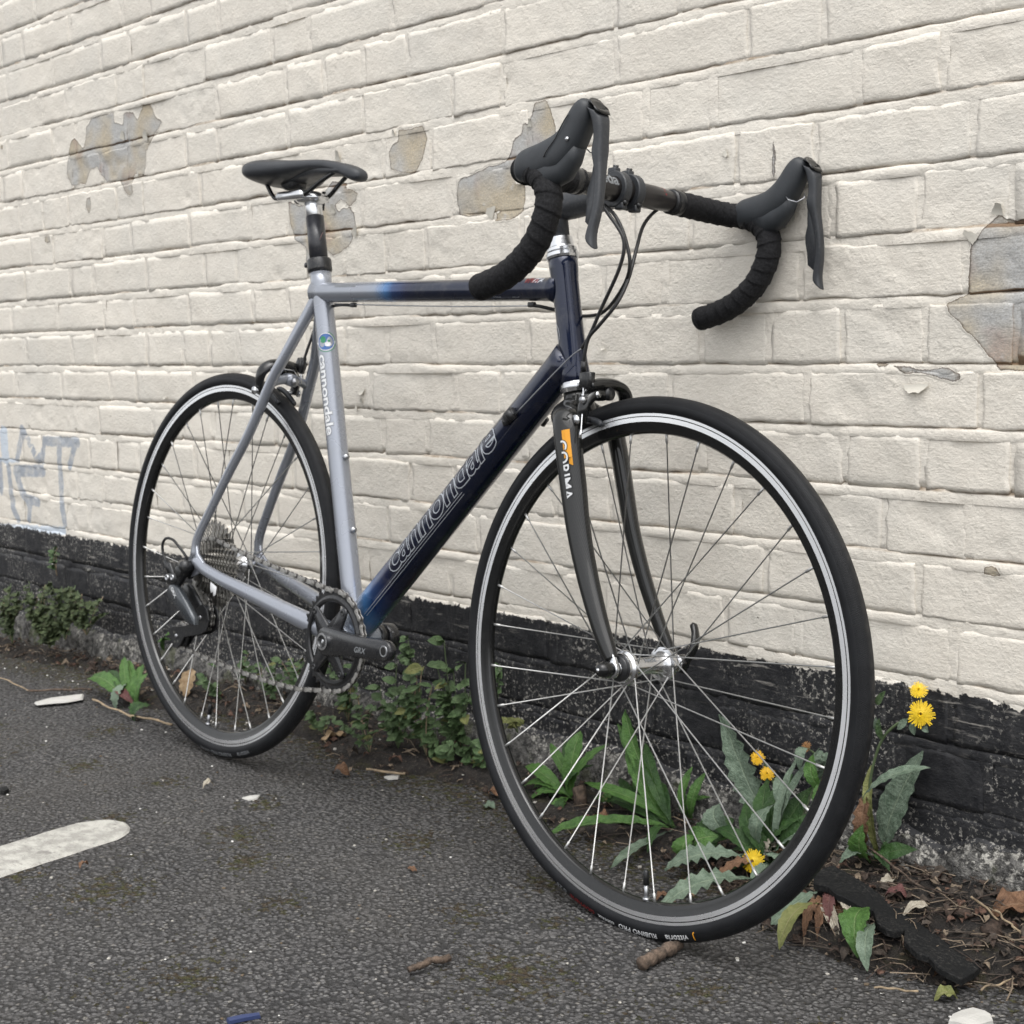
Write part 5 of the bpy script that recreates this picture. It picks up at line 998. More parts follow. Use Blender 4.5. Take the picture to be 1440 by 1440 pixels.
# ------------------------------------------------------------------ plants
def leaf_mat(name, dark, light, vein, rough=.5, blotch=None, tr=.15, freq=26):
    m, t, p = mat(name); k = N(t); uv = k.n('TexCoord').outputs['UV']; s = k.n('SeparateXYZ'); k.l(uv, s.inputs[0]); U, V_ = s.outputs[0], s.outputs[1]; au = k.math('ABSOLUTE', U)
    P = k.pos(); rnd = k.n('ObjectInfo').outputs['Random']
    c = k.mix(k.ramp(k.noise(P, 70, 4, .65), .3, .7), dark, light); c = k.mix(k.math('MULTIPLY', rnd, .35), c, light)
    if blotch: c = k.mix(k.ramp(k.noise(P, 38, 4, .7), .52, .70, 0, .8), c, blotch)
    mid = k.ramp(au, .085, .025); sv = k.math('SINE', k.math('MULTIPLY', k.math('SUBTRACT', V_, k.math('MULTIPLY', au, .32)), freq * 6.283)); svm = k.ramp(sv, .80, 1.0)
    ve = k.math('MAXIMUM', mid, k.math('MULTIPLY', svm, .45)); c = k.mix(k.math('MULTIPLY', ve, .75), c, vein)
    k.l(c, p.inputs['Base Color']); p.inputs['Roughness'].default_value = rough; p.inputs['Specular IOR Level'].default_value = .4; p.inputs['Subsurface Weight'].default_value = 0
    p.inputs['Transmission Weight'].default_value = 0
    h = k.math('ADD', k.math('MULTIPLY', ve, -.0010), k.math('MULTIPLY', k.noise(P, 260, 3, .6), .0011)); h = k.math('ADD', h, k.math('MULTIPLY', k.noise(P, 130, 3), .0028)); k.l(k.bump(h, 1.0), p.inputs['Normal']); return m
ML_G = leaf_mat('green_leaf', (.034, .095, .016), (.085, .185, .040), (.16, .24, .09), .45)
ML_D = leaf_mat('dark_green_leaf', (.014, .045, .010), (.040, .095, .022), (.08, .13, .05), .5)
ML_S = leaf_mat('grey_green_leaf', (.075, .115, .075), (.19, .25, .185), (.25, .31, .22), .65, freq=12)
ML_Y = leaf_mat('yellowing_leaf', (.11, .13, .035), (.24, .25, .09), (.30, .28, .14), .6)
ML_W = leaf_mat('weed_leaf', (.040, .085, .028), (.120, .185, .080), (.13, .19, .085), .55, blotch=(.045, .07, .03), freq=7)
ML_O = leaf_mat('olive_weed_leaf', (.030, .050, .022), (.095, .125, .050), (.13, .16, .08), .65, blotch=(.07, .06, .035), freq=7)
ML_T = leaf_mat('tan_dead_leaf', (.26, .17, .09), (.42, .31, .19), (.20, .12, .06), .7, freq=8)
ML_B = leaf_mat('brown_dead_leaf', (.085, .042, .022), (.20, .11, .062), (.24, .15, .09), .7, freq=8)
ML_P = leaf_mat('pale_dead_leaf', (.30, .26, .20), (.48, .44, .36), (.22, .18, .13), .75, freq=8)
ML_R = leaf_mat('maroon_dead_leaf', (.075, .026, .024), (.14, .06, .055), (.20, .11, .10), .7, freq=8)
M_ST = simple('green_stem', (.085, .12, .055), .6, var=.25); M_DS = simple('dry_stem', (.30, .23, .15), .8, var=.3, vsc=60, bsc=300, bd=.0006); M_WD = simple('dead_wood', (.095, .068, .050), .9, var=.55, vsc=110, bsc=150, bd=.004)
M_YE = simple('yellow_petal', (.80, .55, .015), .55, var=.15); M_YO = simple('orange_yellow_petal', (.78, .46, .014), .55, var=.15)
def prof(kind, t):
    if kind == 'lance': return (math.sin(math.pi * min(1, t ** 1.25)) ** .85) * (1 if t > .25 else lerp(.35, 1, t / .25))
    if kind == 'oval': return math.sin(math.pi * t) ** .6
    if kind == 'ovate': return (math.sin(math.pi * t ** .75) ** .8)
    if kind == 'strap': return min(1, (t / .3) ** .7, ((1 - t) / .22) ** .6) * lerp(.7, 1, t)
    return math.sin(math.pi * t)
def leaf_vf(P0, P1, wd, kind='lance', arch=.02, fold=.25, twist=0.0, tooth=.08, nt=14, rows=18, face=None, wr=.12, seed=0):
    r = random.Random(seed); P0, P1 = Vector(P0), Vector(P1); L = (P1 - P0).length; ax_ = (P1 - P0).normalized(); up = Vector(face) if face else Vector((0, -.5, 1)); up = (up - ax_ * up.dot(ax_)).normalized()
    V, F, UV = [], [], []; cols = 7; ph = r.random() * 6
    for i in range(rows):
        t = i / (rows - 1); c = P0.lerp(P1, t) + up * (arch * 4 * t * (1 - t)) + ax_.cross(up) * (math.sin(t * 4 + ph) * L * .025)
        tw = twist * (t - .5); w_ = wd * prof(kind, max(.001, min(.999, t))) + wd * .035
        side = ax_.cross(up); side = side * math.cos(tw) + up * math.sin(tw); nn = side.cross(ax_)
        for j in range(cols):
            u = (j / (cols - 1) - .5) * 2; e = 1.0
            if abs(u) > .9: e = 1 + tooth * (((t * nt) % 1.0) * 1.4 - .7) + (r.random() - .5) * tooth * .6
            wz = wr * wd * (math.sin(t * nt * 3.1 + u * 3 + ph) * abs(u) * .5 + (r.random() - .5) * .25)
            V.append(c + side * (u * w_ * .5 * e) + nn * (abs(u) ** 1.3 * w_ * .5 * fold + wz)); UV.append((u, t))
    for i in range(rows - 1):
        for j in range(cols - 1): a = i * cols + j; F.append((a, a + 1, a + cols + 1, a + cols))
    return (V, F), UV
SEED = [100]
def leaf(parent, P0, P1, wd, m, **k):
    SEED[0] += 1; vf, uv = leaf_vf(P0, P1, wd, seed=SEED[0], **k); return obj('leaf', vf, m, parent, uv=uv)
def ground_at(px, py, lift=.0):
    q = at_z(px, py, 0)
    for _ in range(6): q = at_z(px, py, sh_(q.x, q.y) + lift)
    return q
def rosette(name, px, py, label, leaves, m0, group=None, depth=None):
    q = ground_at(px, py) if depth is None else at(px, py, depth); root = empty(name, Matrix.Translation(q)); tag(root, label, 'plant', group)
    part_n = 0
    for tip in leaves:
        tx_, ty_, dy, wd = tip[:4]; o = tip[4] if len(tip) > 4 else {}; P1 = ground_at(tx_, ty_, .010) if dy == 'g' else at(tx_, ty_, min(-.016, q.y + dy))
        b = q + Vector((random.uniform(-.006, .006), random.uniform(-.006, .006), .002))
        if 'base' in o: bx_, by_, bdy = o['base']; b = ground_at(bx_, by_, .022) if bdy == 'g' else at(bx_, by_, min(-.018, q.y + bdy))
        g = sh_(P1.x, P1.y) + .004
        leaf(root, b, P1, wd, o.get('m', m0), **{k: v for k, v in o.items() if k not in ('m', 'base')})
    return root, q
WY = -.02
r1, _ = rosette('rosette_weed', 806, 1124, 'green rosette of toothed leaves beside the small dead stump',
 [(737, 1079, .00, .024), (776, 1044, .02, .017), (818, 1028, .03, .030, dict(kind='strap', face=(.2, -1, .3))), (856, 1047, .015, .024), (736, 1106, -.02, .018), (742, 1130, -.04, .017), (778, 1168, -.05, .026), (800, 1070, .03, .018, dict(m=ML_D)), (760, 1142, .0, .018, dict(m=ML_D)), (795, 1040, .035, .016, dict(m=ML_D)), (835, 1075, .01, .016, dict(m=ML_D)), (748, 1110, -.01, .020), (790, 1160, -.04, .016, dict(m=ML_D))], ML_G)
st_ = ground_at(816, 1132); stump = obj('dead_stump', tube([st_ - Vector((0, 0, .01)), st_ + Vector((.002, 0, .012)), st_ + Vector((-.002, 0, .026)), st_ + Vector((-.004, 0, .030))], [.011, .0095, .0105, .008], 14, fn=lambda i, s, a: 1 + .18 * math.sin(a * 5 + i)), M_WD); tag(stump, 'short dead woody stump between the two green rosettes', 'stump')
r2, _ = rosette('rosette_weed', 946, 1166, 'largest green rosette with long strap leaves below the front hub',
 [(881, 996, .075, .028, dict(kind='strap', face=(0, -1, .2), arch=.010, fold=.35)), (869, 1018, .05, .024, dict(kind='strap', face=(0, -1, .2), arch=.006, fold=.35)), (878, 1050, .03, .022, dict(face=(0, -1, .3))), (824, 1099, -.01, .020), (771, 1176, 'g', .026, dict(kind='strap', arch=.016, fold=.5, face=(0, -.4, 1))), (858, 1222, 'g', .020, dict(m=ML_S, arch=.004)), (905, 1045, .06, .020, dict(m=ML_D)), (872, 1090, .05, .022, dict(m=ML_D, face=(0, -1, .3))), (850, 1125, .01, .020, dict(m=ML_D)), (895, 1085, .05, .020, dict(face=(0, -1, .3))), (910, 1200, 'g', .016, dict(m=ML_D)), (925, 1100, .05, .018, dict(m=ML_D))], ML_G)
r3, _ = rosette('rosette_weed', 972, 1158, 'small upright green tuft against the crusted wall foot, right of the largest rosette', [(972, 1078, .03, .016, dict(kind='strap', face=(0, -1, .2))), (995, 1086, .03, .018, dict(face=(0, -1, .2))), (960, 1095, .03, .013), (1000, 1120, .02, .014)], ML_G)
r4, _ = rosette('broad_leaf_weed', 1000, 1205, 'low weed with three broad oval leaves inside the front wheel', [(1030, 1150, .03, .042, dict(kind='oval', face=(.2, -.9, .6), base=(985, 1205, -.01), m=ML_D)), (1010, 1176, -.02, .036, dict(kind='oval', face=(0, -1, .6), base=(978, 1196, -.02), tooth=.02)), (975, 1172, -.03, .032, dict(kind='oval', face=(0, -1, .5), base=(972, 1212, -.04), tooth=.02)), (1012, 1130, .02, .034, dict(kind='ovate', face=(0, -1, .5), base=(1020, 1172, .0), m=ML_S)), (1060, 1180, .02, .022)], ML_G)
big, bq = rosette('thistle_like_weed', 1092, 1222, 'big grey green weed with crinkled leaves and yellow flowers inside the front wheel',
 [(1010, 1006, .07, .044, dict(tooth=.05, base=(1082, 1150, .05), face=(0, -1, .15), wr=.3, nt=18, kind='ovate', arch=.004)), (935, 1225, 'g', .032, dict(tooth=.05, base=(1052, 1205, -.02), wr=.3, nt=16, face=(0, -.5, 1))), (920, 1278, 'g', .032, dict(tooth=.05, base=(1065, 1240, 'g'), wr=.3, nt=16, face=(0, -.5, 1))), (1052, 1262, 'g', .020, dict(wr=.2)),
  (1066, 1188, -.01, .024, dict(base=(1090, 1130, .01), face=(0, -1, .3))), (1078, 1095, .05, .030, dict(m=ML_D, face=(0, -1, .3))), (1112, 1088, .05, .032, dict(m=ML_D, face=(0, -1, .3))), (1140, 1105, .04, .030, dict(m=ML_D, face=(0, -1, .3))), (1150, 1140, .02, .028, dict(m=ML_D, face=(0, -1, .4))), (1050, 1125, .03, .026, dict(m=ML_D, face=(0, -1, .4))), (1092, 1090, .02, .018, dict(base=(1105, 1140, .02))), (1128, 1062, .03, .014), (1150, 1050, .03, .014), (1125, 1085, .0, .016, dict(base=(1142, 1055, .03))),
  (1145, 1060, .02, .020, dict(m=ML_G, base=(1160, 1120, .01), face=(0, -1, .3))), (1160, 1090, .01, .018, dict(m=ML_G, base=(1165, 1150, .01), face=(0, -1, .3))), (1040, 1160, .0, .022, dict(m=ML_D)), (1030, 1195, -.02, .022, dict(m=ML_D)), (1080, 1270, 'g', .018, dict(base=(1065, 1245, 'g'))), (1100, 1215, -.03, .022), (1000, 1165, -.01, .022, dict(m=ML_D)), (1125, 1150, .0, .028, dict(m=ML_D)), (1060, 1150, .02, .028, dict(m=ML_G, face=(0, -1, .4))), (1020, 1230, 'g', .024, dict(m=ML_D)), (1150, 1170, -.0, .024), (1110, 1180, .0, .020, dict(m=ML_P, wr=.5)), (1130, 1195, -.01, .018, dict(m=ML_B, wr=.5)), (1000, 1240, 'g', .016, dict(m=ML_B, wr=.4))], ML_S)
def flower(parent, px, py, Y, R, m, face, sepal=True, n=30):
    c = at(px, py, Y); f = Vector(face).normalized(); q = f.to_track_quat('Z', 'Y').to_matrix().to_4x4(); M = Matrix.Translation(c) @ q; V, F = [], []
    for ring, (rr_, zz, cnt) in enumerate(((1.0, .08, n), (.92, .16, n), (.72, .26, int(n * .8)), (.50, .34, int(n * .7)), (.30, .38, int(n * .5)))):
        for k in range(cnt):
            a = 2 * math.pi * (k + random.uniform(-.25, .25)) / cnt; r_ = R * rr_ * random.uniform(.80, 1.12); w_ = R * .052; b = len(V); d = Vector((math.cos(a), math.sin(a), 0)); s_ = Vector((-math.sin(a), math.cos(a), 0)); z = R * zz
            V += [d * R * .08 - s_ * w_ * .4 + Vector((0, 0, z * .6)), d * R * .08 + s_ * w_ * .4 + Vector((0, 0, z * .6)), d * r_ * .6 + s_ * w_ + Vector((0, 0, z)), d * r_ * .6 - s_ * w_ + Vector((0, 0, z)), d * r_ + s_ * w_ * .8 + Vector((0, 0, z * .8)), d * r_ - s_ * w_ * .8 + Vector((0, 0, z * .8))]; F += [(b, b + 1, b + 2, b + 3), (b + 3, b + 2, b + 4, b + 5)]
    fl = obj('flower', (V, F), m, parent, M, smooth=False)
    if sepal: obj('bud', tube([Vector((0, 0, -R * .75)), Vector((0, 0, -R * .45)), Vector((0, 0, -.02 * R)), Vector((0, 0, .08 * R))], [R * .14, R * .38, R * .34, R * .30], 12), M_ST, fl, M)
    return c
def stem_(parent, pts, r=.0016, m=M_ST): return obj('stem', tube(catmull(pts, 5), r, 7), m, parent)
for px, py, Y, R, m_, fc in ((1066, 1066, -.025, .0105, M_YO, (.4, -1, .5)), (1079, 1088, -.030, .0105, M_YO, (.5, -1, .4)), (1060, 1211, bq.y - .03, .0165, M_YE, (.2, -1, .3))):
    c = flower(big, px, py, Y, R, m_, fc); stem_(big, [bq, bq.lerp(c, .5) + Vector((.02, .01, .0)), c + Vector((.006, .008, -.008))], .0018)
stem_(big, [bq, at(1140, 1120, -.03), at(1150, 1070, -.02), at(1136, 1052, -.03)], .0016); flower(big, 1134, 1050, -.03, .008, simple('withered_flower', (.28, .14, .05), .8), (0, -1, .6), n=16)
rt, rq = rosette('flowering_weed', 1232, 1212, 'grey green weed with two yellow flowers right of the front wheel',
 [(1295, 1054, .05, .040, dict(face=(-.1, -1, .1), base=(1243, 1186, .03), nt=12, kind='ovate', arch=.003, m=ML_S)), (1309, 1082, -.02, .017, dict(base=(1212, 1122, -.04), face=(0, -.6, 1), arch=.016, tooth=.03)), (1228, 1076, .02, .015, dict(m=ML_Y, kind='strap', face=(0, -1, 0), fold=.5)), (1215, 1160, -.03, .030, dict(m=ML_G, face=(0, -1, .4))), (1290, 1196, -.0, .022, dict(m=ML_D, face=(0, -1, .5))), (1180, 1215, -.04, .020), (1250, 1225, -.03, .02, dict(m=ML_D)), (1262, 1208, .02, .02, dict(m=ML_D)), (1218, 1110, .0, .022, dict(m=ML_B, face=(0, -1, 0), wr=.4))], ML_S)
c1 = flower(rt, 1295, 1004, -.035, .0170, M_YE, (.45, -1, .2), n=36); c2 = flower(rt, 1292, 971, -.020, .0115, M_YE, (.4, -.9, .6)); stem_(rt, [rq, at(1222, 1120, -.03), at(1236, 1050, -.03), at(1262, 1018, -.028), c1 + Vector((0, .008, -.004))], .0019); stem_(rt, [c1 + Vector((0, .008, -.004)), c2 + Vector((0, .004, -.008))], .0015)
for x, y, x1, y1, m_ in ((1276, 1012, 1262, 1026, ML_S), (1284, 1016, 1286, 1034, ML_S), (1300, 1020, 1306, 1030, ML_S), (1240, 1040, 1236, 1010, ML_W), (1232, 990, 1246, 972, ML_W), (1236, 1030, 1232, 1008, ML_S)): leaf(rt, at(x, y, -.03), at(x1, y1, -.035), .010, m_, kind='ovate', arch=.002, face=(0, -1, .2))
hl, hq = rosette('wilting_weed', 1170, 1268, 'wilting weed with limp leaves drooping onto the asphalt below the front tyre',
 [(1084, 1301, 'g', .032, dict(base=(1150, 1252, 'g'), m=ML_S, face=(0, -.7, 1), arch=.003)), (1096, 1336, 'g', .022, dict(base=(1150, 1270, 'g'), m=ML_Y, face=(0, -.7, 1))), (1204, 1347, 'g', .036, dict(base=(1218, 1276, 'g'), m=ML_G, face=(0, -.8, .8), kind='ovate', tooth=.12)), (1222, 1366, 'g', .022, dict(base=(1230, 1300, 'g'), m=ML_S, face=(0, -.8, .8))),
  (1150, 1318, 'g', .014, dict(m=ML_B, wr=.5)), (1178, 1322, 'g', .016, dict(m=ML_P, wr=.5)), (1196, 1318, 'g', .014, dict(m=ML_B, wr=.5)), (1130, 1320, 'g', .014, dict(m=ML_B, wr=.5)), (1206, 1300, 'g', .012, dict(m=ML_P, wr=.5)), (1165, 1300, 'g', .016, dict(m=ML_R, wr=.4))], ML_B)
rl, _ = rosette('rosette_weed', 196, 998, 'ragged green rosette on the asphalt left of the rear wheel',
 [(121, 957, .02, .034, dict(arch=.03, face=(0, -.5, 1))), (75, 1000, -.04, .022, dict(m=ML_D, arch=.006)), (184, 927, .06, .022), (200, 935, .06, .024), (190, 1018, -.05, .044, dict(kind='oval', base=(212, 992, -.02), m=ML_D)), (165, 1000, -.02, .030, dict(base=(186, 957, .02), m=ML_S)), (150, 945, .04, .02, dict(m=ML_D)), (210, 945, .03, .026), (172, 925, .05, .02), (160, 968, .0, .02, dict(m=ML_R))], ML_G)
rb2, _ = rosette('rosette_weed', 262, 925, 'thick pale leaf stalks poking up behind the rear mech cage', [(232, 915, -.02, .018, dict(kind='strap', base=(250, 893, 0))), (240, 900, -.02, .016, dict(kind='strap', base=(222, 925, 0))), (300, 940, .0, .02)], ML_G)
# small-leaved weeds
WEEDG = 'small-leaved weeds sprouting along the foot of the wall'
def weed(px, py, h, nst, ls, label, m0=ML_W, spread=.05, joined=False, lean=(0, 0), Y=None, nl=5):
    q = ground_at(px, py) if Y is None else at(px, py, Y)
    if q.y > -.02: q = at(px, py, -.03)
    root = empty('small_weed', Matrix.Translation(q)); tag(root, label, 'plant', WEEDG); acc = []; accuv = []; r = random.Random(int(px * 31 + py))
    for s in range(nst):
        t = q + Vector((r.uniform(-spread, spread) + lean[0], r.uniform(-.02, .012) + lean[1], h * r.uniform(.45, 1.0))); t.y = min(t.y, -.012)
        mid = q.lerp(t, .5) + Vector((r.uniform(-.01, .01), -.006, .01)); P = catmull([q, mid, t], 6)
        obj('stem', tube(P, .0011, 5), M_ST if r.random() < .7 else M_DS, root)
        for k in range(nl):
            c = P[int((len(P) - 1) * (.3 + .7 * k / (nl - 1)))]; a = r.uniform(0, 6.28)
            for sd in (0, math.pi):
                d = Vector((math.cos(a + sd), -abs(math.sin(a + sd)) * .6 - .1, r.uniform(-.35, .35))).normalized(); L = ls * r.uniform(.55, 1.15); P1 = c + d * L; P1.y = min(P1.y, -.006); SEED[0] += 1
                vf, uv = leaf_vf(c, P1, L * r.uniform(.5, .68), kind='ovate', arch=L * .08, fold=.15, tooth=.03, rows=7, face=(r.uniform(-.4, .4), -.8, r.uniform(.4, 1.0)), seed=SEED[0], wr=.05)
                m_ = m0 if r.random() < .94 else ML_Y
                if joined: acc.append(vf); accuv += uv
                else: obj('leaf', vf, m_, root, uv=uv)
    if joined:
        o = obj('foliage', join(*acc), m0, root, uv=accuv); o['kind'] = 'stuff'
for a in [(600, 1062, .170, 7, .029, 'bushy small-leaved weed below the pedal end of the crank'), (650, 1062, .200, 9, .030, 'small-leaved weed touching the left edge of the front tyre'), (560, 1052, .150, 7, .024, 'small-leaved weed beneath the chainring'), (520, 1058, .100, 5, .020, 'small straggly weed left of the bushy one under the crank'), (680, 1092, .080, 4, .024, 'low pale weed at the outer left of the front tyre'),
          (628, 1085, .110, 5, .026, 'low weed in front of the bushy one, left of the front wheel'), (455, 1035, .06, 3, .020, 'weed sprig beside the tan fallen leaf behind the rear tyre'), (385, 985, .085, 4, .020, 'weed seen through the right part of the rear wheel'), (345, 960, .07, 4, .018, 'weed seen through the middle of the rear wheel'), (420, 975, .08, 4, .020, 'weed behind the rear tyre below the chainring'), (312, 985, .05, 3, .020, 'low weed with wide leaves behind the lower spokes of the rear wheel'), (490, 1015, .14, 8, .022, 'leafy weed just behind the chainring')]: weed(*a)
for a in [(700, 985, .09, 2, .020, 'thin weed climbing the black wall foot inside the left edge of the front wheel', ML_W), (728, 1030, .03, 2, .018, 'pale star shaped sprig at the left inside the front rim', ML_Y), (862, 1135, .02, 2, .012, 'tiny seedling between the two green rosettes', ML_G), (1155, 1105, .05, 3, .016, 'weed tangle at the right inside the front wheel', ML_S), (590, 905, .0, 1, .02, 'sprig', ML_W)][:4]: weed(a[0], a[1], a[2], a[3], a[4], a[5], a[6], spread=.02)
weed(578, 945, .07, 2, .022, 'climbing sprig on the black wall foot right of the crank', spread=.015, Y=-.03)
weed(80, 810, .10, 2, .020, 'sparse weed on the black wall foot above the left bush', ML_W, .03, True, Y=-.02)
for a in [(18, 905, .17, 15, .019, 'leftmost dark bushy weed at the picture edge'), (58, 903, .15, 17, .020, 'tall bushy weed second from the left edge'), (92, 900, .14, 15, .020, 'bushy weed left of the rear wheel, nearer of the bank'), (122, 893, .11, 12, .020, 'bushy weed closest to the rear wheel in the left bank'), (70, 912, .08, 10, .026, 'low pale weed at the asphalt edge in the left bank'), (-25, 900, .18, 12, .020, 'bushy weed running out of the left edge')]: weed(*a, m0=ML_O, spread=.095, joined=True, Y=-.085, nl=7)
# ------------------------------------------------------------------ litter
def dead(px, py, sz, m_, label, ang=None, kind='oval', arch=.2, name='fallen_leaf', lift=.003, wr=.3, asp=.7, grp=None):
    q = ground_at(px, py, lift); a = ang if ang is not None else random.uniform(0, 6.28); d = Vector((math.cos(a), math.sin(a), 0)) * sz / 2; SEED[0] += 1
    vf, uv = leaf_vf(q - d, q + d, sz * asp, kind=kind, arch=sz * arch, fold=.35, tooth=.06, rows=10, face=(random.uniform(-.3, .3), random.uniform(-.4, .1), 1), seed=SEED[0], wr=wr); o = obj(name, vf, m_, uv=uv); tag(o, label, 'leaf', grp); return o
tl = at(266, 960, -.10); vf, uv = leaf_vf(at(270, 940, -.105), at(262, 982, -.125), .055, kind='ovate', arch=.004, fold=.12, face=(0, -1, .2), seed=5, rows=12, wr=.1); tag(obj('fallen_leaf', vf, ML_T, uv=uv), 'large tan dead leaf standing on edge behind the rear spokes', 'leaf')
dead(470, 1038, .048, ML_T, 'broad tan dead leaf right of the rear tyre on the soil edge', 1.2, arch=.1)
dead(480, 1090, .032, ML_B, 'curled brown dead leaf on the asphalt right of the rear tyre', .4, arch=.45); dead(293, 1107, .020, ML_P, 'small upright dead leaf scrap on the asphalt left under the rear wheel', 1.4, arch=.5, lift=.006)
dead(118, 1218, .016, ML_B, 'reddish leaf scrap at the edge of the white painted line', 1.8, arch=.3, lift=.006); dead(580, 1223, .020, ML_B, 'small flat brown leaf alone in the middle of the asphalt', .0, arch=.1, asp=.4)
dead(700, 1118, .036, ML_B, 'reddish brown dead leaf touching the left of the front tyre', .2, arch=.3); dead(712, 1092, .03, ML_B, 'brown leaf tucked under the front tyre edge by the soil', .4, arch=.3); dead(688, 1134, .022, ML_S, 'small pale green fallen leaf beside the front tyre', .2, arch=.1)
dead(845, 1150, .028, ML_B, 'brown dead leaf lying between the stump and the long strap leaves', .1, arch=.2); dead(828, 1155, .026, ML_R, 'dark red dead leaf below the dead stump', .3, arch=.2)
dead(1338, 1382, .045, ML_B, 'orange brown curled leaf at the near end of the black rubber strip', .1, arch=.35, asp=.4); dead(1330, 1404, .026, ML_Y, 'olive dead leaf just in front of the orange brown one', .8, arch=.3)
dead(1385, 1335, .05, ML_R, 'large maroon dead leaf right of the rubber strip end', -.4, arch=.15); dead(1402, 1350, .045, ML_P, 'pinkish pale leaf edge beside the maroon leaf', -.7, arch=.15, asp=.35); dead(1425, 1285, .055, ML_B, 'big brown dead leaf at the right edge of the picture by the wall', .8, arch=.25)
dead(1250, 1245, .025, ML_P, 'pale dead leaf on the far side of the rubber strip', 1.2, arch=.3); dead(1290, 1285, .04, ML_P, 'twisted pale dead leaf right of the middle of the rubber strip', 1.0, arch=.3, asp=.35); dead(1187, 1268, .028, ML_P, 'smooth pale leaf on top of the wilted leaves', .2, arch=.3); dead(1262, 1262, .03, ML_R, 'dull pink dead leaf right of the rubber strip', .5, arch=.3)
dead(965, 1255, .040, ML_T, 'tan curled dead leaf inside the front wheel below the hub', -.4, arch=.4, asp=.4); dead(932, 1262, .02, ML_B, 'orange scrap of leaf by the front tyre valve', 1.2, arch=.2); dead(330, 938, .05, ML_B, 'long brown dead leaf behind the rear spokes', .1, arch=.2, asp=.45); dead(385, 985, .024, ML_B, 'red brown leaf on the soil seen through the rear wheel', .4, arch=.3); dead(84, 893, .05, ML_T, 'tan leaf at the foot of the left bushes', .5, arch=.2)
def stick(name, a, b, r, m_, label, cat='stick', za=.008, zb=.008, wob=.003, seg=8):
    A, Bq = ground_at(*a, za), ground_at(*b, zb); P = [A.lerp(Bq, t) + Vector((random.uniform(-wob, wob), random.uniform(-wob, wob), random.uniform(0, wob))) for t in np.linspace(0, 1, 7)]; o = obj(name, tube(catmull(P, 3), [r * (1 + random.uniform(-.22, .22)) for _ in range(19)], seg), m_); tag(o, label, cat); return o
stick('stick', (902, 1356), (956, 1328), .0078, M_WD, 'thick bark covered stick lying against the bottom of the front tyre', wob=.001, seg=12); stick('stick', (576, 1364), (630, 1346), .0042, M_WD, 'dark gnarled twig alone on the asphalt near the bottom', wob=.003)
stick('dry_stalk', (182, 1006), (243, 1020), .0022, M_DS, 'pale straw stalk pointing to the bottom of the rear tyre'); stick('dry_stalk', (130, 985), (186, 1008), .0020, M_DS, 'thin straw stalk crossing the left rosette'); stick('dry_stalk', (0, 953), (40, 972), .0015, M_DS, 'thin dry stalk at the left picture edge'); stick('dry_stalk', (42, 972), (130, 970), .0025, M_WD, 'brown root fragment lying left of the rosette')
stick('stick', (514, 1083), (572, 1090), .0022, M_DS, 'pale broken twig on the soil edge below the weeds'); stick('dry_stalk', (1228, 1392), (1294, 1396), .0012, M_DS, 'thin reddish grass stalk on the asphalt at bottom right'); stick('dry_stalk', (1366, 1262), (1438, 1322), .0013, M_DS, 'upper of two crossing straw stalks at the right edge', za=.03, zb=.02); stick('dry_stalk', (1400, 1282), (1440, 1316), .0013, M_DS, 'lower of two crossing straw stalks at the right edge', za=.035, zb=.02)
stick('dry_stalk', (1378, 1394), (1440, 1372), .0013, M_DS, 'straw stalk on the asphalt at the bottom right corner'); stick('dry_stalk', (1218, 1192), (1300, 1250), .0014, M_WD, 'thin dead stem lying behind the rubber strip', za=.03, zb=.02)
def chip(name, pl, th, m_, label, cat, z=.001):
    P = [ground_at(x, y, z) for x, y in pl]; c = sum(P, Vector()) / len(P); n = len(P); V = [p for p in P] + [p + Vector((0, 0, th)) + (c - p) * .06 for p in P] + [c + Vector((0, 0, th * 1.15))]; F = [(i, (i + 1) % n, n + (i + 1) % n, n + i) for i in range(n)] + [(n + i, n + (i + 1) % n, 2 * n) for i in range(n)]
    o = obj(name, (V, F), m_, smooth=False); tag(o, label, cat); return o
M_PC = simple('white_flake', (.50, .49, .46), .7, bsc=250, bd=.0008, var=.08); M_RU = simple('black_rubber_strip', (.008, .0085, .009), .8, bsc=500, bd=.0008, dust=.2, spec=.25)
chip('paint_chip', [(48, 989), (70, 983), (95, 980), (118, 977), (117, 984), (95, 988), (70, 990), (52, 992)], .003, M_PC, 'long white paint flake lying left of the rosette', 'paint flake', .006); chip('paint_chip', [(1332, 1448), (1338, 1438), (1352, 1432), (1368, 1428), (1386, 1433), (1394, 1438), (1398, 1448), (1370, 1456)], .010, M_PC, 'lumpy white plaster piece at the bottom right corner', 'plaster piece')
chip('paint_chip', [(340, 1123), (352, 1120), (366, 1119), (362, 1124), (350, 1126)], .002, M_PC, 'white flake on the asphalt below the rear tyre', 'paint flake'); chip('paint_chip', [(540, 1094), (552, 1092), (562, 1092), (560, 1096), (546, 1097)], .003, M_PC, 'narrow white flake beside the broken twig', 'paint flake'); chip('paint_chip', [(146, 914), (160, 912), (176, 908), (168, 914), (150, 919)], .004, M_PC, 'white flake near the wall left of the rear tyre', 'paint flake')
chip('plastic_strip', [(318, 1436), (340, 1431), (366, 1428), (367, 1432), (345, 1436), (322, 1441)], .004, simple('blue_plastic', (.03, .045, .12), .4), 'dark blue plastic scrap at the bottom edge of the picture', 'plastic scrap'); chip('dark_scrap', [(0, 1112), (10, 1110), (13, 1114), (6, 1118), (0, 1117)], .006, M_RU, 'black scrap at the left picture edge', 'scrap')
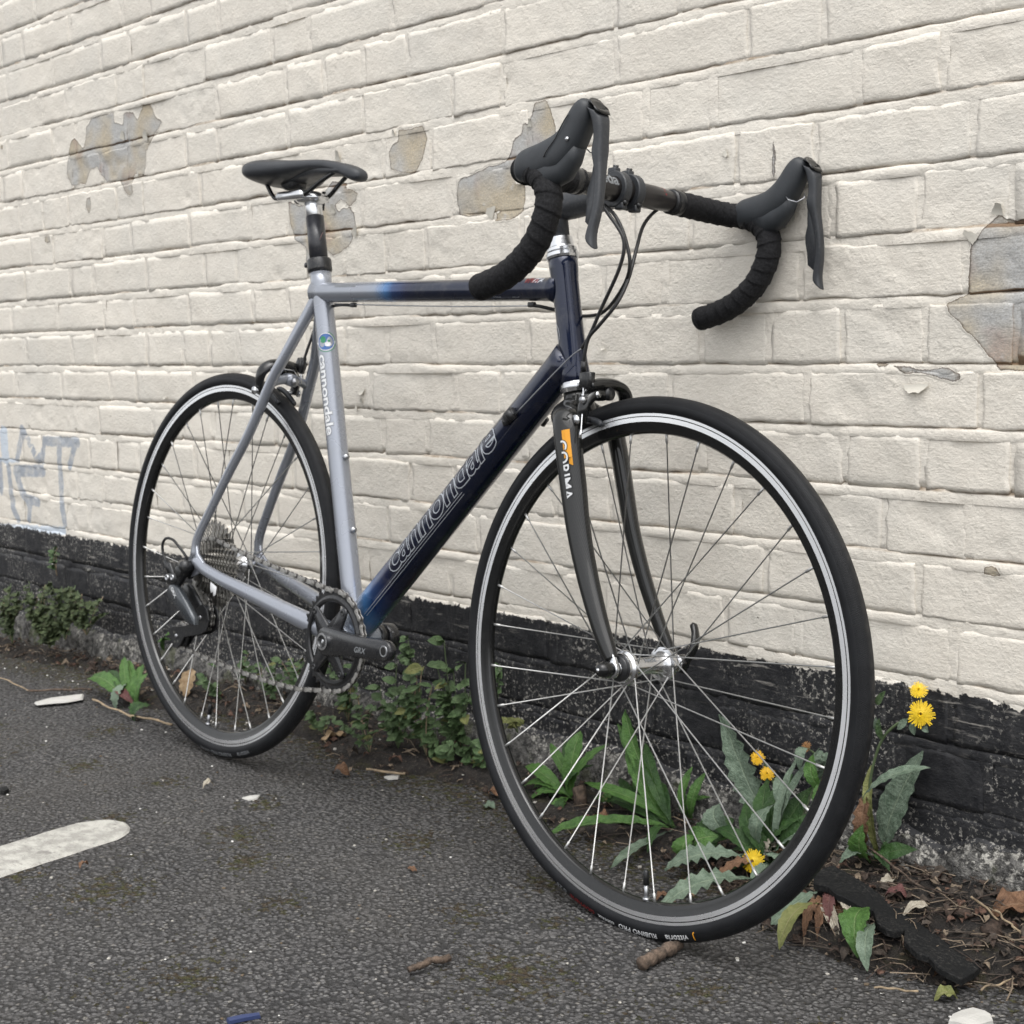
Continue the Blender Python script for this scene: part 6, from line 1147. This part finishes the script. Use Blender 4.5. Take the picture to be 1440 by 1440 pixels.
# broken black rubber edging
top = [(1144, 1230), (1156, 1222), (1171, 1217), (1184, 1224), (1197, 1231), (1212, 1240), (1229, 1251), (1256, 1272), (1284, 1293), (1304, 1307), (1324, 1320), (1348, 1334), (1374, 1351), (1379, 1360), (1370, 1368), (1352, 1378), (1332, 1368), (1318, 1360), (1306, 1346), (1290, 1341), (1278, 1330), (1271, 1322), (1272, 1309), (1258, 1311), (1246, 1308), (1234, 1299), (1228, 1281), (1208, 1274), (1190, 1264), (1176, 1258), (1165, 1248), (1144, 1243)]
P = [at_z(x, y, .055 - .036 * max(0, (x - 1180) / 200)) for x, y in top]; n = len(P); c0q = sum(P, Vector()) / n
bm = bmesh.new(); a_ = [bm.verts.new(p - Vector((0, 0, .007))) for p in P]; b_ = [bm.verts.new(p) for p in P]; inn = offset2([(p.x, p.y) for p in P], .0012); d_ = [bm.verts.new((x, y, p.z + .0010)) for (x, y), p in zip(inn, P)]
for i in range(n): j = (i + 1) % n; bm.faces.new((a_[i], a_[j], b_[j], b_[i])); bm.faces.new((b_[i], b_[j], d_[j], d_[i]))
ft = [bm.faces.new(d_), bm.faces.new(a_[::-1])]; bmesh.ops.triangulate(bm, faces=ft); bmesh.ops.recalc_face_normals(bm, faces=bm.faces); V = [v.co.copy() for v in bm.verts]; F = [tuple(v.index for v in f.verts) for f in bm.faces]; bm.free(); tag(obj('rubber_edging', (V, F), M_RU, smooth=False), 'broken jagged black rubber edging strip on the soil right of the front wheel', 'rubber strip')
# loose stuff: too many to count
def scatter(name, label, n, f, mats, cat='litter'):
    V, F, MI = [], [], []
    for i in range(n):
        vf, mi = f(i)
        if vf is None: continue
        k = len(V); V += vf[0]; F += [tuple(x + k for x in q) for q in vf[1]]; MI += [mi] * len(vf[1])
    o = obj(name, (V, F), mats, mi=MI, smooth=False); tag(o, label, cat, kind='stuff'); return o
def rpos(r):
    x = r.uniform(-3.9, -.3); e = float(np.interp(x, EX, EY)); y = e * (1 - r.random() ** .8 * 1.0) + (r.gauss(0, .012)); y = min(y, -.006); y = e + (y - e) * 1.0; return x, y
r = random.Random(3)
def fleaf(i):
    x = r.uniform(-3.9, -.3) if r.random() < .55 else r.uniform(-1.25, -.65); e = float(np.interp(x, EX, EY)); y = r.uniform(e - .015, -.012); z = sh_(x, y) + .002; a = r.uniform(0, 6.28); s = r.uniform(.004, .017) if r.random() < .9 else r.uniform(.018, .028); d = Vector((math.cos(a), math.sin(a), r.uniform(-.2, .3))) * s / 2; q = Vector((x, y, z + s * .12))
    vf, uv = leaf_vf(q - d, q + d, s * r.uniform(.35, .8), kind='oval', arch=s * r.uniform(0, .4), fold=r.uniform(-.3, .6), rows=5, face=(r.uniform(-.6, .6), r.uniform(-.8, .2), 1), seed=i, wr=.5, tooth=.1); return vf, r.choice((0, 0, 1, 1, 2, 3))
dl = [simple('litter_brown', (.060, .047, .037), .85, var=.4, vsc=200), simple('litter_dark', (.045, .030, .022), .9, var=.4, vsc=200), simple('litter_tan', (.20, .155, .11), .85, var=.3, vsc=200), simple('litter_red', (.10, .055, .038), .85, var=.3, vsc=200)]
scatter('leaf_litter', 'brown crumbled leaf litter along the soil at the wall foot', 1500, fleaf, dl)
def ftwig(i):
    x = r.uniform(-3.9, -.3) if r.random() < .5 else r.uniform(-1.2, -.6); e = float(np.interp(x, EX, EY)); y = r.uniform(e - .02, -.012); z = sh_(x, y) + .004; a = r.uniform(0, 3.14); s = r.uniform(.015, .07); d = Vector((math.cos(a), math.sin(a) * .6, r.uniform(-.1, .25))) * s / 2; q = Vector((x, y, z + .003)); p0, p2 = q - d, q + d; p0.y = min(p0.y, -.008); p2.y = min(p2.y, -.008); rr_ = r.uniform(.0003, .0009)
    return tube([p0, q + Vector((r.uniform(-.004, .004), 0, r.uniform(-.001, .006))), p2], rr_, 4), r.choice((0, 2, 1))
scatter('twig_litter', 'fine dead stems and twigs scattered on the soil', 1000, ftwig, dl)
def fcrumb(i):
    if r.random() < .5: x = r.uniform(-3.6, -.4); e = float(np.interp(x, EX, EY)); y = r.uniform(e - .10, -.01)
    else: x = r.uniform(-3.2, -.5); y = r.uniform(-1.3, -.15)
    on = y > float(np.interp(x, EX, EY)) - .05; s = r.uniform(.0012, .004 if on else .0030); z = sh_(x, y) + s * .2; bm = bmesh.new(); bmesh.ops.create_icosphere(bm, subdivisions=1, radius=s); V = [Vector((v.co.x * r.uniform(.7, 1.2) + x, v.co.y * r.uniform(.7, 1.2) + y, v.co.z * r.uniform(.4, .8) + z)) for v in bm.verts]; F = [tuple(v.index for v in f.verts) for f in bm.faces]; bm.free(); return (V, F), (r.choice((0, 1, 1, 2)) if on else r.choice((2, 3, 0, 1, 1)))
scatter('grit', 'loose grit and pale crumbs scattered over the asphalt', 900, fcrumb, [simple('grit_dark', (.05, .045, .04), .9), simple('grit_brown', (.12, .09, .06), .9), simple('grit_pale', (.40, .38, .34), .8), simple('grit_white', (.66, .65, .62), .7)], 'grit')
